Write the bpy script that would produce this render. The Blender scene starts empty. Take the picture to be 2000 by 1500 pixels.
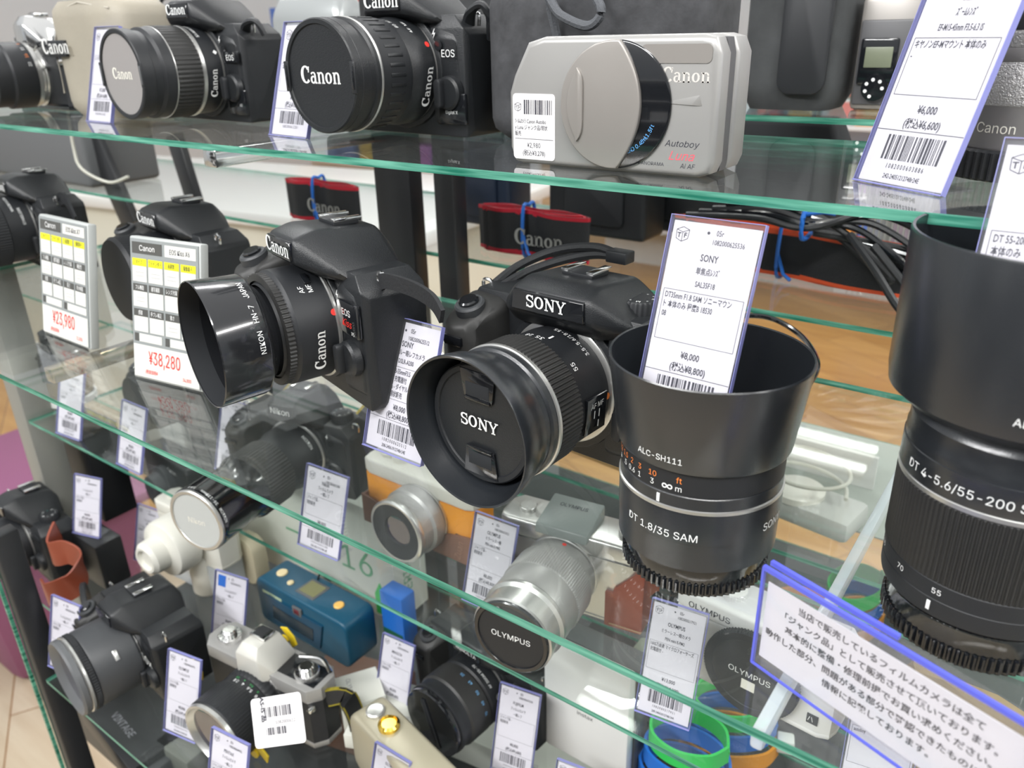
import bpy, bmesh, math, random
from mathutils import Matrix, Vector
random.seed(7)
R = math.radians
S = bpy.context.scene
COL = S.collection

# ---------------------------------------------------------------- camera
F = 1550.0                       # focal length in pixels of the 2000 x 1500 frame
CZ = 1.40                        # eye height
def _basis():
    X = Vector((.809, .222, -.544)).normalized()      # world X seen in (right, down, forward)
    D = Vector((.028, .916, .400)); D = (D - X * D.dot(X)).normalized()
    Y = -(D.cross(X)).normalized()
    return X, Y, -D
_X, _Y, _Z = _basis()
RIGHT = Vector((_X[0], _Y[0], _Z[0])); DOWN = Vector((_X[1], _Y[1], _Z[1])); FWD = Vector((_X[2], _Y[2], _Z[2]))
cam_d = bpy.data.cameras.new('camera'); cam = bpy.data.objects.new('camera', cam_d); COL.objects.link(cam)
m = Matrix.Identity(4)
for i, v in enumerate((RIGHT, -DOWN, -FWD)):
    for j in range(3): m[j][i] = v[j]
m.translation = (0, 0, CZ)
cam.matrix_world = m
cam_d.sensor_width = 36; cam_d.lens = F / 2000 * 36
cam_d.clip_start = .01; cam_d.clip_end = 60
cam_d.dof.use_dof = True; cam_d.dof.focus_distance = .395; cam_d.dof.aperture_fstop = 13.0
S.camera = cam
S.view_settings.view_transform = 'Standard'; S.view_settings.look = 'None'
S.view_settings.gamma = 1; S.view_settings.use_curve_mapping = False
S.view_settings.exposure = 0.10
S.cycles.max_bounces = 10; S.cycles.transparent_max_bounces = 40
S.cycles.caustics_reflective = False; S.cycles.caustics_refractive = False
S.cycles.sample_clamp_indirect = 6

def ray(px, py):
    return RIGHT * (px - 1000) + DOWN * (py - 750) + FWD * F
def on(px, py, z):
    """point of the horizontal plane z seen at a pixel"""
    r = ray(px, py); t = (z - CZ) / r.z
    return Vector((r.x * t, r.y * t, z))
def aty(px, py, y):
    r = ray(px, py); t = y / r.y
    return Vector((r.x * t, y, CZ + r.z * t))
def proj(p):
    v = Vector(p) - Vector((0, 0, CZ)); d = v.dot(FWD)
    return 1000 + F * v.dot(RIGHT) / d, 750 + F * v.dot(DOWN) / d

# ---------------------------------------------------------------- world: bright shop, lit from above
W = bpy.data.worlds.new('shop_light'); S.world = W; W.use_nodes = True
nt = W.node_tree; nt.nodes.clear()
o_ = nt.nodes.new('ShaderNodeOutputWorld'); bg = nt.nodes.new('ShaderNodeBackground')
tc = nt.nodes.new('ShaderNodeTexCoord'); sp = nt.nodes.new('ShaderNodeSeparateXYZ')
mr = nt.nodes.new('ShaderNodeMapRange'); cr = nt.nodes.new('ShaderNodeValToRGB')
nt.links.new(tc.outputs['Generated'], sp.inputs[0]); nt.links.new(sp.outputs['Z'], mr.inputs['Value'])
mr.inputs['From Min'].default_value = -1; mr.inputs['From Max'].default_value = 1
nt.links.new(mr.outputs[0], cr.inputs[0]); nt.links.new(cr.outputs[0], bg.inputs[0]); nt.links.new(bg.outputs[0], o_.inputs[0])
cr.color_ramp.elements[0].position = .3; cr.color_ramp.elements[0].color = (.25, .23, .21, 1)
cr.color_ramp.elements[1].position = .95; cr.color_ramp.elements[1].color = (1.0, 1.0, 1.0, 1)
e = cr.color_ramp.elements.new(.52); e.color = (.50, .53, .56, 1)
bg.inputs[1].default_value = 1.0

def light(name, loc, target, size, power, color=(1, 1, 1), sy=None):
    d = bpy.data.lights.new(name, 'AREA'); d.energy = power; d.size = size; d.color = color
    if sy: d.shape = 'RECTANGLE'; d.size_y = sy
    o = bpy.data.objects.new(name, d); COL.objects.link(o); o.location = loc
    o.rotation_euler = (Vector(target) - Vector(loc)).to_track_quat('-Z', 'Y').to_euler()
    return o
light('ceiling_fill_light', (.5, -.75, 2.9), (-.2, .4, 1.1), 1.8, 34, (1, .99, .97), .14)  # unseen strip, placed to light the white column in the aisle
light('ceiling_fill_light', (1.9, .9, 2.7), (-.1, .4, 1.1), 1.8, 30, (1, .99, .97), .14)
light('ceiling_fill_light', (-.9, -1.5, 2.7), (-.2, .4, .9), 1.8, 48, (1, 1, 1), .14)  # unseen front strip added to brighten the lower shelf cards
light('ceiling_fill_light', (-1.6, 1.6, 2.9), (-.5, .4, 1.0), 1.8, 26, (1, 1, 1), .14)

# ---------------------------------------------------------------- materials
MATS = {}
def _new(name):
    m = bpy.data.materials.new(name); m.use_nodes = True; m.node_tree.nodes.clear()
    return m, m.node_tree
def plain(name, col, rough=.5, metal=0.0, bump=0.0, bscale=900, var=0.0, vscale=30, coat=0.0, spec=.5, trans=0.0, sss=0.0):
    if name in MATS: return MATS[name]
    m, t = _new(name)
    out = t.nodes.new('ShaderNodeOutputMaterial'); p = t.nodes.new('ShaderNodeBsdfPrincipled')
    t.links.new(p.outputs[0], out.inputs[0])
    p.inputs['Base Color'].default_value = (*col, 1); p.inputs['Roughness'].default_value = rough
    p.inputs['Metallic'].default_value = metal; p.inputs['Coat Weight'].default_value = coat
    p.inputs['Specular IOR Level'].default_value = spec
    p.inputs['Transmission Weight'].default_value = trans
    co = t.nodes.new('ShaderNodeTexCoord')
    if bump:
        n = t.nodes.new('ShaderNodeTexNoise'); n.inputs['Scale'].default_value = bscale; n.inputs['Detail'].default_value = 2
        b = t.nodes.new('ShaderNodeBump'); b.inputs['Strength'].default_value = bump; b.inputs['Distance'].default_value = .0004
        t.links.new(co.outputs['Object'], n.inputs['Vector']); t.links.new(n.outputs[0], b.inputs['Height']); t.links.new(b.outputs[0], p.inputs['Normal'])
    if var:
        n = t.nodes.new('ShaderNodeTexNoise'); n.inputs['Scale'].default_value = vscale; n.inputs['Detail'].default_value = 4
        r = t.nodes.new('ShaderNodeMix'); r.data_type = 'RGBA'
        r.inputs[6].default_value = (*[c * (1 - var) for c in col], 1); r.inputs[7].default_value = (*[min(1, c * (1 + var)) for c in col], 1)
        t.links.new(co.outputs['Object'], n.inputs['Vector']); t.links.new(n.outputs[0], r.inputs[0]); t.links.new(r.outputs[2], p.inputs['Base Color'])
    MATS[name] = m
    return m
def emit(name, col, s):
    if name in MATS: return MATS[name]
    m, t = _new(name); out = t.nodes.new('ShaderNodeOutputMaterial'); e = t.nodes.new('ShaderNodeEmission')
    e.inputs[0].default_value = (*col, 1); e.inputs[1].default_value = s; t.links.new(e.outputs[0], out.inputs[0]); MATS[name] = m
    return m
def clear(name, tint, rough=.0, ior=1.45, haze=0.0, hazecol=(.9, .9, .9), dust=0.0, boost=1.0):
    """thin clear sheet: see-through with fresnel reflection"""
    if name in MATS: return MATS[name]
    m, t = _new(name); N = t.nodes.new; L = t.links.new
    out = N('ShaderNodeOutputMaterial'); tr = N('ShaderNodeBsdfTransparent'); tr.inputs[0].default_value = (*tint, 1)
    gl = N('ShaderNodeBsdfGlossy'); gl.inputs['Roughness'].default_value = rough; gl.inputs[0].default_value = (1, 1, 1, 1)
    f0 = ((ior - 1) / (ior + 1)) ** 2                 # Schlick's reflectance, the same from both sides of the sheet
    fr = N('ShaderNodeLayerWeight'); fr.inputs[0].default_value = .5
    pw = N('ShaderNodeMath'); pw.operation = 'POWER'; pw.inputs[1].default_value = 5; L(fr.outputs['Facing'], pw.inputs[0])
    mu = N('ShaderNodeMath'); mu.operation = 'MULTIPLY_ADD'; mu.inputs[1].default_value = (1 - f0) * boost; mu.inputs[2].default_value = f0 * boost; mu.use_clamp = True
    L(pw.outputs[0], mu.inputs[0])
    mx = N('ShaderNodeMixShader'); L(mu.outputs[0], mx.inputs[0]); L(tr.outputs[0], mx.inputs[1]); L(gl.outputs[0], mx.inputs[2])
    last = mx
    if haze or dust:
        df = N('ShaderNodeBsdfDiffuse'); df.inputs[0].default_value = (*hazecol, 1)
        m2 = N('ShaderNodeMixShader'); L(last.outputs[0], m2.inputs[1]); L(df.outputs[0], m2.inputs[2]); m2.inputs[0].default_value = haze
        if dust:
            co = N('ShaderNodeTexCoord'); v = N('ShaderNodeTexVoronoi'); v.inputs['Scale'].default_value = 420
            n = N('ShaderNodeTexNoise'); n.inputs['Scale'].default_value = 9; n.inputs['Detail'].default_value = 3
            mp = N('ShaderNodeMapRange'); mp.inputs['From Min'].default_value = .07; mp.inputs['From Max'].default_value = .11
            mp.inputs['To Min'].default_value = 1; mp.inputs['To Max'].default_value = 0
            m3 = N('ShaderNodeMapRange'); m3.inputs['From Min'].default_value = .52; m3.inputs['From Max'].default_value = .66
            mm = N('ShaderNodeMath'); mm.operation = 'MULTIPLY'; ad = N('ShaderNodeMath'); ad.operation = 'MULTIPLY_ADD'
            ad.inputs[1].default_value = dust; ad.inputs[2].default_value = haze; ad.use_clamp = True
            L(co.outputs['Object'], v.inputs['Vector']); L(co.outputs['Object'], n.inputs['Vector'])
            L(v.outputs['Distance'], mp.inputs['Value']); L(n.outputs[0], m3.inputs['Value'])
            L(mp.outputs[0], mm.inputs[0]); L(m3.outputs[0], mm.inputs[1]); L(mm.outputs[0], ad.inputs[0]); L(ad.outputs[0], m2.inputs[0])
        last = m2
    L(last.outputs[0], out.inputs[0]); MATS[name] = m
    return m

BLK = plain('black_plastic', (.013, .0145, .0165), .38, bump=.35, bscale=1600)
BLKM = plain('matte_black_plastic', (.012, .0135, .016), .5, bump=.2, bscale=2500)
BLKG = plain('gloss_black', (.008, .009, .011), .12, coat=.4)
HOODM = plain('satin_black_hood', (.016, .0185, .022), .27, bump=.1, bscale=1200, spec=.85)
HOODI = plain('hood_flock_black', (.012, .014, .017), .8)
RUB = plain('black_rubber', (.022, .022, .0215), .5)
GREYP = plain('grey_plastic', (.11, .115, .12), .4)
DGREY = plain('dark_grey_plastic', (.045, .048, .052), .45, bump=.15)
SILV = plain('satin_silver', (.62, .62, .6), .28, .85)
SILP = plain('silver_paint', (.36, .355, .345), .36, .35, bump=.04, bscale=3000)
SILP2 = plain('warm_silver_paint', (.34, .32, .30), .34, .4)
CHR = plain('chrome', (.78, .78, .77), .12, 1.0)
WHT = plain('white_paint', (.8, .8, .78), .4)
IVORY = plain('ivory_plastic', (.72, .71, .64), .38)
INKW = plain('white_ink', (.85, .86, .85), .5)
INKK = plain('black_ink', (.03, .03, .045), .6)
INKG = plain('grey_ink', (.3, .3, .33), .6)
INKR = plain('red_ink', (.75, .04, .03), .5)
INKO = plain('orange_ink', (.9, .25, .05), .5)
INKC = plain('teal_ink', (.2, .65, .6), .5)
INKB = plain('blue_ink', (.15, .45, .9), .5)
INKGR = plain('green_ink', (.02, .45, .12), .5)
PAPER = plain('white_paper', (.78, .765, .775), .75, spec=.2)
YEL = plain('yellow_plastic', (.85, .62, .02), .45)
BROWN = plain('brown_leather', (.19, .085, .05), .5, bump=.3, bscale=700, var=.2)
REDL = plain('red_brown_leather', (.27, .06, .03), .4, bump=.25, bscale=700, var=.2)
ORANGE = plain('orange_leather', (.85, .33, .02), .45, bump=.1)
NAVY = plain('navy_blue_plastic', (.008, .075, .135), .4)
BLUE = plain('blue_plastic', (.02, .16, .6), .4)
ACRB = plain('blue_acrylic_edge', (.10, .12, .62), .3)
ACRL = plain('lavender_acrylic_edge', (.26, .27, .60), .3)
GLASSTOP = clear('clear_glass', (.985, .997, .990), ior=1.46, haze=.010, hazecol=(.8, .9, .87))
GLASSD = clear('dusty_clear_glass', (.985, .997, .990), ior=1.46, haze=.012, hazecol=(.85, .9, .88), dust=.55)
ACR = clear('clear_acrylic', (.965, .965, .985), ior=1.42, haze=.02)
LENSG = plain('coated_lens_glass', (.02, .012, .03), .05, coat=1.0, spec=1.0)

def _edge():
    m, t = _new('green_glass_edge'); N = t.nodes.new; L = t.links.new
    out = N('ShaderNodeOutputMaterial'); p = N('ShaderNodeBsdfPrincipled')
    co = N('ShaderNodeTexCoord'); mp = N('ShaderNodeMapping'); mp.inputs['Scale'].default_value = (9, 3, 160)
    n = N('ShaderNodeTexNoise'); n.inputs['Scale'].default_value = 2.2; n.inputs['Detail'].default_value = 3  # noise colour paints in the bright refraction streaks of the edge
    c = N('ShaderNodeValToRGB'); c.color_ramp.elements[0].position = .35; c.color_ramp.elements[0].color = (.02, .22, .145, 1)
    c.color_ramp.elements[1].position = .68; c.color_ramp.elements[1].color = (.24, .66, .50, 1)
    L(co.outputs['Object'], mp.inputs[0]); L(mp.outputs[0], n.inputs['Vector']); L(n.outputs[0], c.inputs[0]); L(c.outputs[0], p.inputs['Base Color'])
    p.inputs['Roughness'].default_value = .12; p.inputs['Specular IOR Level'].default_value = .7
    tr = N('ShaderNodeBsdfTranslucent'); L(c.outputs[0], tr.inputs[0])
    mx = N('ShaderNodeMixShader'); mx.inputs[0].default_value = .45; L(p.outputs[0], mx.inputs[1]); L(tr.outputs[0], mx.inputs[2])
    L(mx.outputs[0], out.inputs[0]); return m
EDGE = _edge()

# ---------------------------------------------------------------- mesh builder
_TX = {}
FONTS = {}
def _font(name):
    if not name: return None
    # typefaces that come with Blender itself; the built-in one is used when they are missing
    if name not in FONTS:
        FONTS[name] = None
        try:
            import os
            p = os.path.join(bpy.utils.resource_path('LOCAL'), 'datafiles', 'fonts', name)
            if os.path.exists(p): FONTS[name] = bpy.data.fonts.load(p)
        except Exception: pass
    return FONTS[name]
FACE = ['Inter.woff2']          # '' = the built-in face
def text_geo(s, bold=0.0, res=2):
    k = (s, bold, res, FACE[0])
    if k in _TX: return _TX[k]
    c = bpy.data.curves.new('t', 'FONT'); c.body = s; c.size = 1; c.offset = bold; c.resolution_u = res; c.fill_mode = 'FRONT'
    fk = 1.0
    if all(ord(ch) < 256 for ch in s) and _font(FACE[0]): c.font = _font(FACE[0]); fk = 1.34; c.offset = 0; c.resolution_u = 3
    o = bpy.data.objects.new('t', c); COL.objects.link(o)
    dg = bpy.context.evaluated_depsgraph_get(); me = bpy.data.meshes.new_from_object(o.evaluated_get(dg))
    vs = [(v.co.x * fk, v.co.y * fk) for v in me.vertices]; fs = [tuple(p.vertices) for p in me.polygons]
    bpy.data.objects.remove(o); bpy.data.curves.remove(c); bpy.data.meshes.remove(me)
    # keep every face turned to +z
    out = []
    for f in fs:
        a = 0
        for i in range(len(f)):
            x0, y0 = vs[f[i]]; x1, y1 = vs[f[(i + 1) % len(f)]]; a += x0 * y1 - x1 * y0
        out.append(f if a > 0 else f[::-1])
    _TX[k] = (vs, out)
    return _TX[k]

def ribbon(pts, w):
    """flat stroke along pts, w a number or list of widths"""
    n = len(pts); ws = w if isinstance(w, (list, tuple)) else [w] * n
    vs, fs = [], []
    for i, (x, y) in enumerate(pts):
        a = pts[max(i - 1, 0)]; b = pts[min(i + 1, n - 1)]
        dx, dy = b[0] - a[0], b[1] - a[1]; l = math.hypot(dx, dy) or 1
        nx, ny = -dy / l * ws[i] / 2, dx / l * ws[i] / 2
        vs += [(x + nx, y + ny), (x - nx, y - ny)]
        if i: k = 2 * i; fs.append((k - 2, k - 1, k + 1, k))
    return vs, fs
def arcw(cx, cy, rx, ry, a0, a1, w0, w1, n=18):
    """arc whose stroke is w1 wide where it runs upright and w0 where it runs level"""
    pts, ws = [], []
    for i in range(n + 1):
        a = R(a0 + (a1 - a0) * i / n); pts.append((cx + rx * math.cos(a), cy + ry * math.sin(a)))
        ws.append(w0 + (w1 - w0) * abs(math.cos(a)) ** 1.5)
    return ribbon(pts, ws)
def bar(x0, y0, x1, y1, w): return ribbon([(x0, y0), (x1, y1)], w)
GL = {
 'S': (.78, [arcw(.38, .74, .27, .20, 30, 270, .11, .19), arcw(.38, .28, .28, .23, 90, -150, .11, .19), bar(.66, .66, .66, 1, .07), bar(.07, .02, .07, .36, .07)]),
 'O': (.98, [arcw(.47, .5, .34, .43, 0, 360, .10, .21, 30)]),
 'N': (1.06, [bar(.2, 0, .2, 1, .11), bar(.84, .04, .84, 1, .11), bar(.2, .97, .84, .06, .2), bar(.03, .05, .37, .05, .1), bar(.03, .95, .26, .95, .1), bar(.67, .95, 1.01, .95, .1)]),
 'Y': (1.0, [bar(.14, .97, .48, .42, .17), bar(.84, .97, .5, .42, .11), bar(.49, 0, .49, .5, .17), bar(0, .95, .34, .95, .1), bar(.64, .95, .98, .95, .1), bar(.3, .05, .68, .05, .1)]),
 'C': (.84, [arcw(.44, .5, .33, .45, 42, 318, .09, .24, 26), bar(.70, .62, .76, .95, .09)]),
 'a': (.62, [arcw(.25, .22, .16, .18, 60, 330, .08, .15), arcw(.27, .47, .17, .15, 10, 160, .07, .13), bar(.44, .06, .44, .5, .15), bar(.42, .05, .6, .05, .09)]),
 'n': (.72, [bar(.17, .0, .17, .62, .15), arcw(.36, .42, .17, .19, 0, 150, .08, .15), bar(.53, 0, .53, .44, .15), bar(.04, .04, .3, .04, .08), bar(.41, .04, .67, .04, .08), bar(.03, .6, .2, .6, .07)]),
 'o': (.66, [arcw(.31, .32, .21, .27, 0, 360, .07, .17, 22)]),
}
def word_geo(s):
    vs, fs, x = [], [], 0
    for ch in s:
        w, strokes = GL[ch]
        for sv, sf in strokes:
            k = len(vs); vs += [(a + x, b) for a, b in sv]
            for f in sf:
                q = [vs[k + i] for i in f]
                a = sum(q[i][0] * q[(i + 1) % 4][1] - q[(i + 1) % 4][0] * q[i][1] for i in range(4))
                g = tuple(k + i for i in f); fs.append(g if a > 0 else g[::-1])
        x += w
    return vs, fs

class MB:
    def __init__(s): s.v = []; s.f = []; s.mi = []; s.mats = []; s.M = Matrix.Identity(4)
    def _m(s, mat):
        if mat not in s.mats: s.mats.append(mat)
        return s.mats.index(mat)
    def add(s, vs, fs, mat, M=None):
        T = s.M @ M if M is not None else s.M
        k = len(s.v); s.v += [tuple(T @ Vector(p)) for p in vs]; i = s._m(mat)
        for f in fs: s.f.append(tuple(k + a for a in f)); s.mi.append(i)
    def bm(s, b, mat, M=None):
        b.verts.index_update(); s.add([tuple(v.co) for v in b.verts], [tuple(v.index for v in f.verts) for f in b.faces], mat, M); b.free()
    def hull(s, pts, mat, bev=0, seg=2, M=None):
        b = bmesh.new()
        for p in pts: b.verts.new(p)
        r = bmesh.ops.convex_hull(b, input=b.verts)
        bmesh.ops.delete(b, geom=[g for g in r['geom_interior'] if isinstance(g, bmesh.types.BMVert)], context='VERTS')
        bmesh.ops.dissolve_limit(b, angle_limit=R(2), verts=b.verts, edges=b.edges)
        if bev: bmesh.ops.bevel(b, geom=b.edges[:], offset=bev, segments=seg, profile=.5, affect='EDGES', clamp_overlap=True)
        s.bm(b, mat, M)
    def box(s, x0, x1, y0, y1, z0, z1, mat, bev=0, seg=2, M=None):
        s.hull([(x, y, z) for x in (x0, x1) for y in (y0, y1) for z in (z0, z1)], mat, bev, seg, M)
    def prism(s, outline, z0, z1, mat, bev=0, seg=2, M=None, caps=True):
        b = bmesh.new(); lo = [b.verts.new((x, y, z0)) for x, y in outline]; hi = [b.verts.new((x, y, z1)) for x, y in outline]
        n = len(outline)
        if caps: b.faces.new(lo[::-1]); b.faces.new(hi)
        for i in range(n): b.faces.new((lo[i], lo[(i + 1) % n], hi[(i + 1) % n], hi[i]))
        bmesh.ops.recalc_face_normals(b, faces=b.faces)
        if bev:
            es = [e for e in b.edges if abs(e.verts[0].co.z - e.verts[1].co.z) < 1e-7]
            bmesh.ops.bevel(b, geom=es, offset=bev, segments=seg, profile=.5, affect='EDGES', clamp_overlap=True)
        s.bm(b, mat, M)
    def lathe(s, prof, mat, n=72, M=None, knurl=None, closed=False):
        """prof: (r, z) list; knurl=(count, depth, z_lo, z_hi) ribs cut between two heights"""
        vs, fs = [], []
        if knurl: n = max(n, knurl[0] * 4)
        for j, (r, z) in enumerate(prof):
            for i in range(n):
                a = 2 * math.pi * i / n; rr = r
                if knurl and knurl[2] <= z <= knurl[3]:
                    rr = r - (knurl[1] if (i * knurl[0] * 4 // n) % 4 in (2, 3) else 0)
                vs.append((rr * math.cos(a), rr * math.sin(a), z))
        m_ = len(prof)
        for j in range(m_ - 1 + (1 if closed else 0)):
            for i in range(n):
                a = j * n + i; b = j * n + (i + 1) % n; j2 = (j + 1) % m_; c = j2 * n + (i + 1) % n; d = j2 * n + i
                fs.append((a, b, c, d))
        s.add(vs, fs, mat, M)
    def disc(s, r, z, mat, n=48, M=None, sx=1.0):
        s.add([(r * math.cos(2 * math.pi * i / n) * sx, r * math.sin(2 * math.pi * i / n), z) for i in range(n)], [tuple(range(n))], mat, M)
    def tube(s, pts, r, mat, n=8, flat=1.0, M=None, up=(0, 0, 1), closed=False):
        pts = [Vector(p) for p in pts]; vs, fs = [], []; m_ = len(pts)
        for i, p in enumerate(pts):
            a = pts[i - 1] if (i or closed) else p; b = pts[(i + 1) % m_] if (i < m_ - 1 or closed) else p
            t = (b - a).normalized(); u = Vector(up)
            if abs(t.dot(u)) > .97: u = Vector((1, .2, 0))
            x = t.cross(u).normalized(); y = x.cross(t).normalized()
            for k in range(n):
                w = 2 * math.pi * k / n; vs.append(p + x * math.cos(w) * r + y * math.sin(w) * r * flat)
        for i in range(m_ - 1 + (1 if closed else 0)):
            for k in range(n):
                a = i * n + k; b = i * n + (k + 1) % n; j2 = (i + 1) % m_; fs.append((a, b, j2 * n + (k + 1) % n, j2 * n + k))
        if not closed: fs.append(tuple(range(n))[::-1]); fs.append(tuple(range((m_ - 1) * n, m_ * n)))
        s.add(vs, fs, mat, M)
    def flat(s, geo, size, mat, M=None, align='c', fx=1.0, shear=0.0, cyl=None, ring=None, h=1.0):
        """lay 2D geometry in the plane z=0, or around a cylinder: cyl=(r, angle, z) with text upright along z"""
        vs, fs = geo
        if not vs: return
        x0 = min(v[0] for v in vs); x1 = max(v[0] for v in vs); ox = {'c': (x0 + x1) / 2, 'l': x0, 'r': x1}[align]
        q = [((x - ox) * size * fx + y * size * shear, y * size * h) for x, y in vs]
        if cyl:
            r, a, z = cyl[:3]; fl = -1 if len(cyl) > 3 and cyl[3] else 1
            P = [(r * math.cos(a + fl * x / r), r * math.sin(a + fl * x / r), z + fl * y) for x, y in q]
        elif ring:            # text running round a circle on a flat face, letters standing outwards
            r, a = ring; P = [((r + y) * math.cos(a - x / r), (r + y) * math.sin(a - x / r), 0) for x, y in q]
        else: P = [(x, y, 0) for x, y in q]
        s.add(P, fs, mat, M)
    def text(s, t, size, mat, M=None, bold=0.0, **k): s.flat(text_geo(t, bold), size, mat, M, **k)
    def word(s, t, size, mat, M=None, **k): s.flat(word_geo(t), size, mat, M, **k)
    def build(s, name, parent=None, sharp=35, loc=None, rz=None):
        me = bpy.data.meshes.new(name); me.from_pydata(s.v, [], s.f)
        for m in s.mats: me.materials.append(m)
        me.polygons.foreach_set('material_index', s.mi); me.polygons.foreach_set('use_smooth', [True] * len(s.f))
        me.update(); me.set_sharp_from_angle(angle=R(sharp))
        o = bpy.data.objects.new(name, me); COL.objects.link(o)
        if parent: o.parent = parent
        if loc is not None: o.location = loc
        if rz is not None: o.rotation_euler.z = rz
        return o

def T(x=0, y=0, z=0): return Matrix.Translation((x, y, z))
def RX(a): return Matrix.Rotation(R(a), 4, 'X')
def RY(a): return Matrix.Rotation(R(a), 4, 'Y')
def RZ(a): return Matrix.Rotation(R(a), 4, 'Z')
FRONT = RX(90)            # plane xy -> upright plane facing -y (the viewer of an object)
def tag(o, label=None, cat=None, group=None, kind=None):
    for k, v in (('label', label), ('category', cat), ('group', group), ('kind', kind)):
        if v: o[k] = v
    return o
def thing(name, label, cat, loc=(0, 0, 0), rz=0.0, group=None, rx=0.0, ry=0.0):
    o = bpy.data.objects.new(name, None); COL.objects.link(o); o.empty_display_size = .01
    o.location = loc; o.rotation_euler = (R(rx), R(ry), R(rz))
    return tag(o, label, cat, group)
def rrect(x0, x1, y0, y1, r, n=6):
    pts = []
    for cx, cy, a in ((x1 - r, y1 - r, 0), (x0 + r, y1 - r, 90), (x0 + r, y0 + r, 180), (x1 - r, y0 + r, 270)):
        for i in range(n + 1):
            w = R(a + 90 * i / n); pts.append((cx + r * math.cos(w), cy + r * math.sin(w)))
    return pts
def smooth(pts, n=8, closed=False):
    """Catmull-Rom through pts"""
    P = [Vector(p) for p in pts]; out = []; m_ = len(P)
    for i in range(m_ if closed else m_ - 1):
        a = P[(i - 1) % m_] if (i or closed) else P[0]; b = P[i]; c = P[(i + 1) % m_]; d = P[(i + 2) % m_] if (i + 2 < m_ or closed) else P[-1]
        for k in range(n):
            t = k / n
            out.append(.5 * ((2 * b) + (c - a) * t + (2 * a - 5 * b + 4 * c - d) * t * t + (3 * b - a - 3 * c + d) * t ** 3))
    if not closed: out.append(P[-1])
    return out
ZA, ZB, ZC, ZD, ZE = CZ - .0635, CZ - .222, CZ - .405, CZ - .575, CZ - .76
# ================================================================ THE SHOP
def _floor(c1, c2, nm):
    m, t = _new(nm); N = t.nodes.new; L = t.links.new
    out = N('ShaderNodeOutputMaterial'); p = N('ShaderNodeBsdfPrincipled'); co = N('ShaderNodeTexCoord')
    mp = N('ShaderNodeMapping'); mp.inputs['Rotation'].default_value = (0, 0, R(28)); mp.inputs['Scale'].default_value = (1, 1, 1)
    br = N('ShaderNodeTexBrick'); br.inputs['Scale'].default_value = 1.1; br.inputs['Brick Width'].default_value = .95; br.inputs['Row Height'].default_value = .17
    br.inputs['Mortar Size'].default_value = .002; br.inputs['Mortar'].default_value = (.3, .17, .08, 1)
    br.inputs['Color1'].default_value = (*c1, 1); br.inputs['Color2'].default_value = (*c2, 1)
    m2 = N('ShaderNodeMapping'); m2.inputs['Rotation'].default_value = (0, 0, R(28)); m2.inputs['Scale'].default_value = (.8, 7, 1)
    n = N('ShaderNodeTexNoise'); n.inputs['Scale'].default_value = 2.5; n.inputs['Detail'].default_value = 6
    mx = N('ShaderNodeMix'); mx.data_type = 'RGBA'; mx.blend_type = 'MULTIPLY'; mx.inputs[0].default_value = .7
    c = N('ShaderNodeValToRGB'); c.color_ramp.elements[0].color = (.62, .5, .4, 1); c.color_ramp.elements[0].position = .3; c.color_ramp.elements[1].color = (1, 1, 1, 1); c.color_ramp.elements[1].position = .7
    L(co.outputs['Object'], mp.inputs[0]); L(mp.outputs[0], br.inputs['Vector']); L(co.outputs['Object'], m2.inputs[0]); L(m2.outputs[0], n.inputs['Vector'])
    L(n.outputs[0], c.inputs[0]); L(br.outputs[0], mx.inputs[6]); L(c.outputs[0], mx.inputs[7]); L(mx.outputs[2], p.inputs['Base Color'])
    p.inputs['Roughness'].default_value = .3; L(p.outputs[0], out.inputs[0]); return m
b = MB(); b.box(-7, 7, 1.0, 9, -.05, 0, _floor((.50, .28, .09), (.62, .37, .135), 'wood_floor')); o = b.build('floor'); o['kind'] = 'structure'
b = MB(); b.box(-7, 7, -3, 1.0, -.05, 0, _floor((.58, .50, .37), (.66, .58, .45), 'pale_wood_floor')); o = b.build('floor'); o['kind'] = 'structure'
WALLM = plain('shop_wall_white', (.74, .77, .80), .7)
b = MB(); b.box(-7, 7, 8.2, 8.3, 0, 3.2, WALLM); o = b.build('wall_back'); o['kind'] = 'structure'
b = MB(); b.box(-7.1, -7, -3, 8.2, 0, 3.2, WALLM); o = b.build('wall_left'); o['kind'] = 'structure'

# ceiling lights: twin tubes in an open channel, round downlights
TUBE = emit('lit_tube', (1, 1, .98), 9.0)
def tube_light(x, y, z=2.70, L=1.2, label=''):
    t = thing('ceiling_light', label, 'ceiling light', (x, y, z), 0, 'tube lights under the ceiling')
    b = MB(); b.box(-L / 2, L / 2, -.16, .16, .03, .06, WHT, .004); b.build('housing', t)
    for s in (-.1, .1):
        b = MB(); b.lathe([(0, -L / 2), (.014, -L / 2), (.014, L / 2), (0, L / 2)], TUBE, 12, T(0, s, .01) @ RY(90)); b.build('tube', t)
for i, (x, y) in enumerate([(-1.15, 3.4), (-2.6, 3.4), (1.2, 3.4), (-1.15, 1.7), (.7, 1.7), (-2.6, 5.4), (-.4, 5.4), (-3.2, 1.5)]):
    tube_light(x, y, label='twin white tube ceiling light reflected as bright streaks in the glass')
for (x, y) in [(-.6, 2.95), (-.72, 1.9)]:
    t = thing('downlight', 'small round ceiling downlight mirrored as a white spot in the glass', 'ceiling light', (x, y, 2.7), 0, 'round ceiling downlights')
    b = MB(); b.lathe([(.075, .03), (.075, 0), (.06, -.004), (.055, .004)], WHT, 32); b.build('ring', t)
    b = MB(); b.disc(.056, .003, TUBE, 32, RX(180)); b.build('lamp', t)

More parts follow.
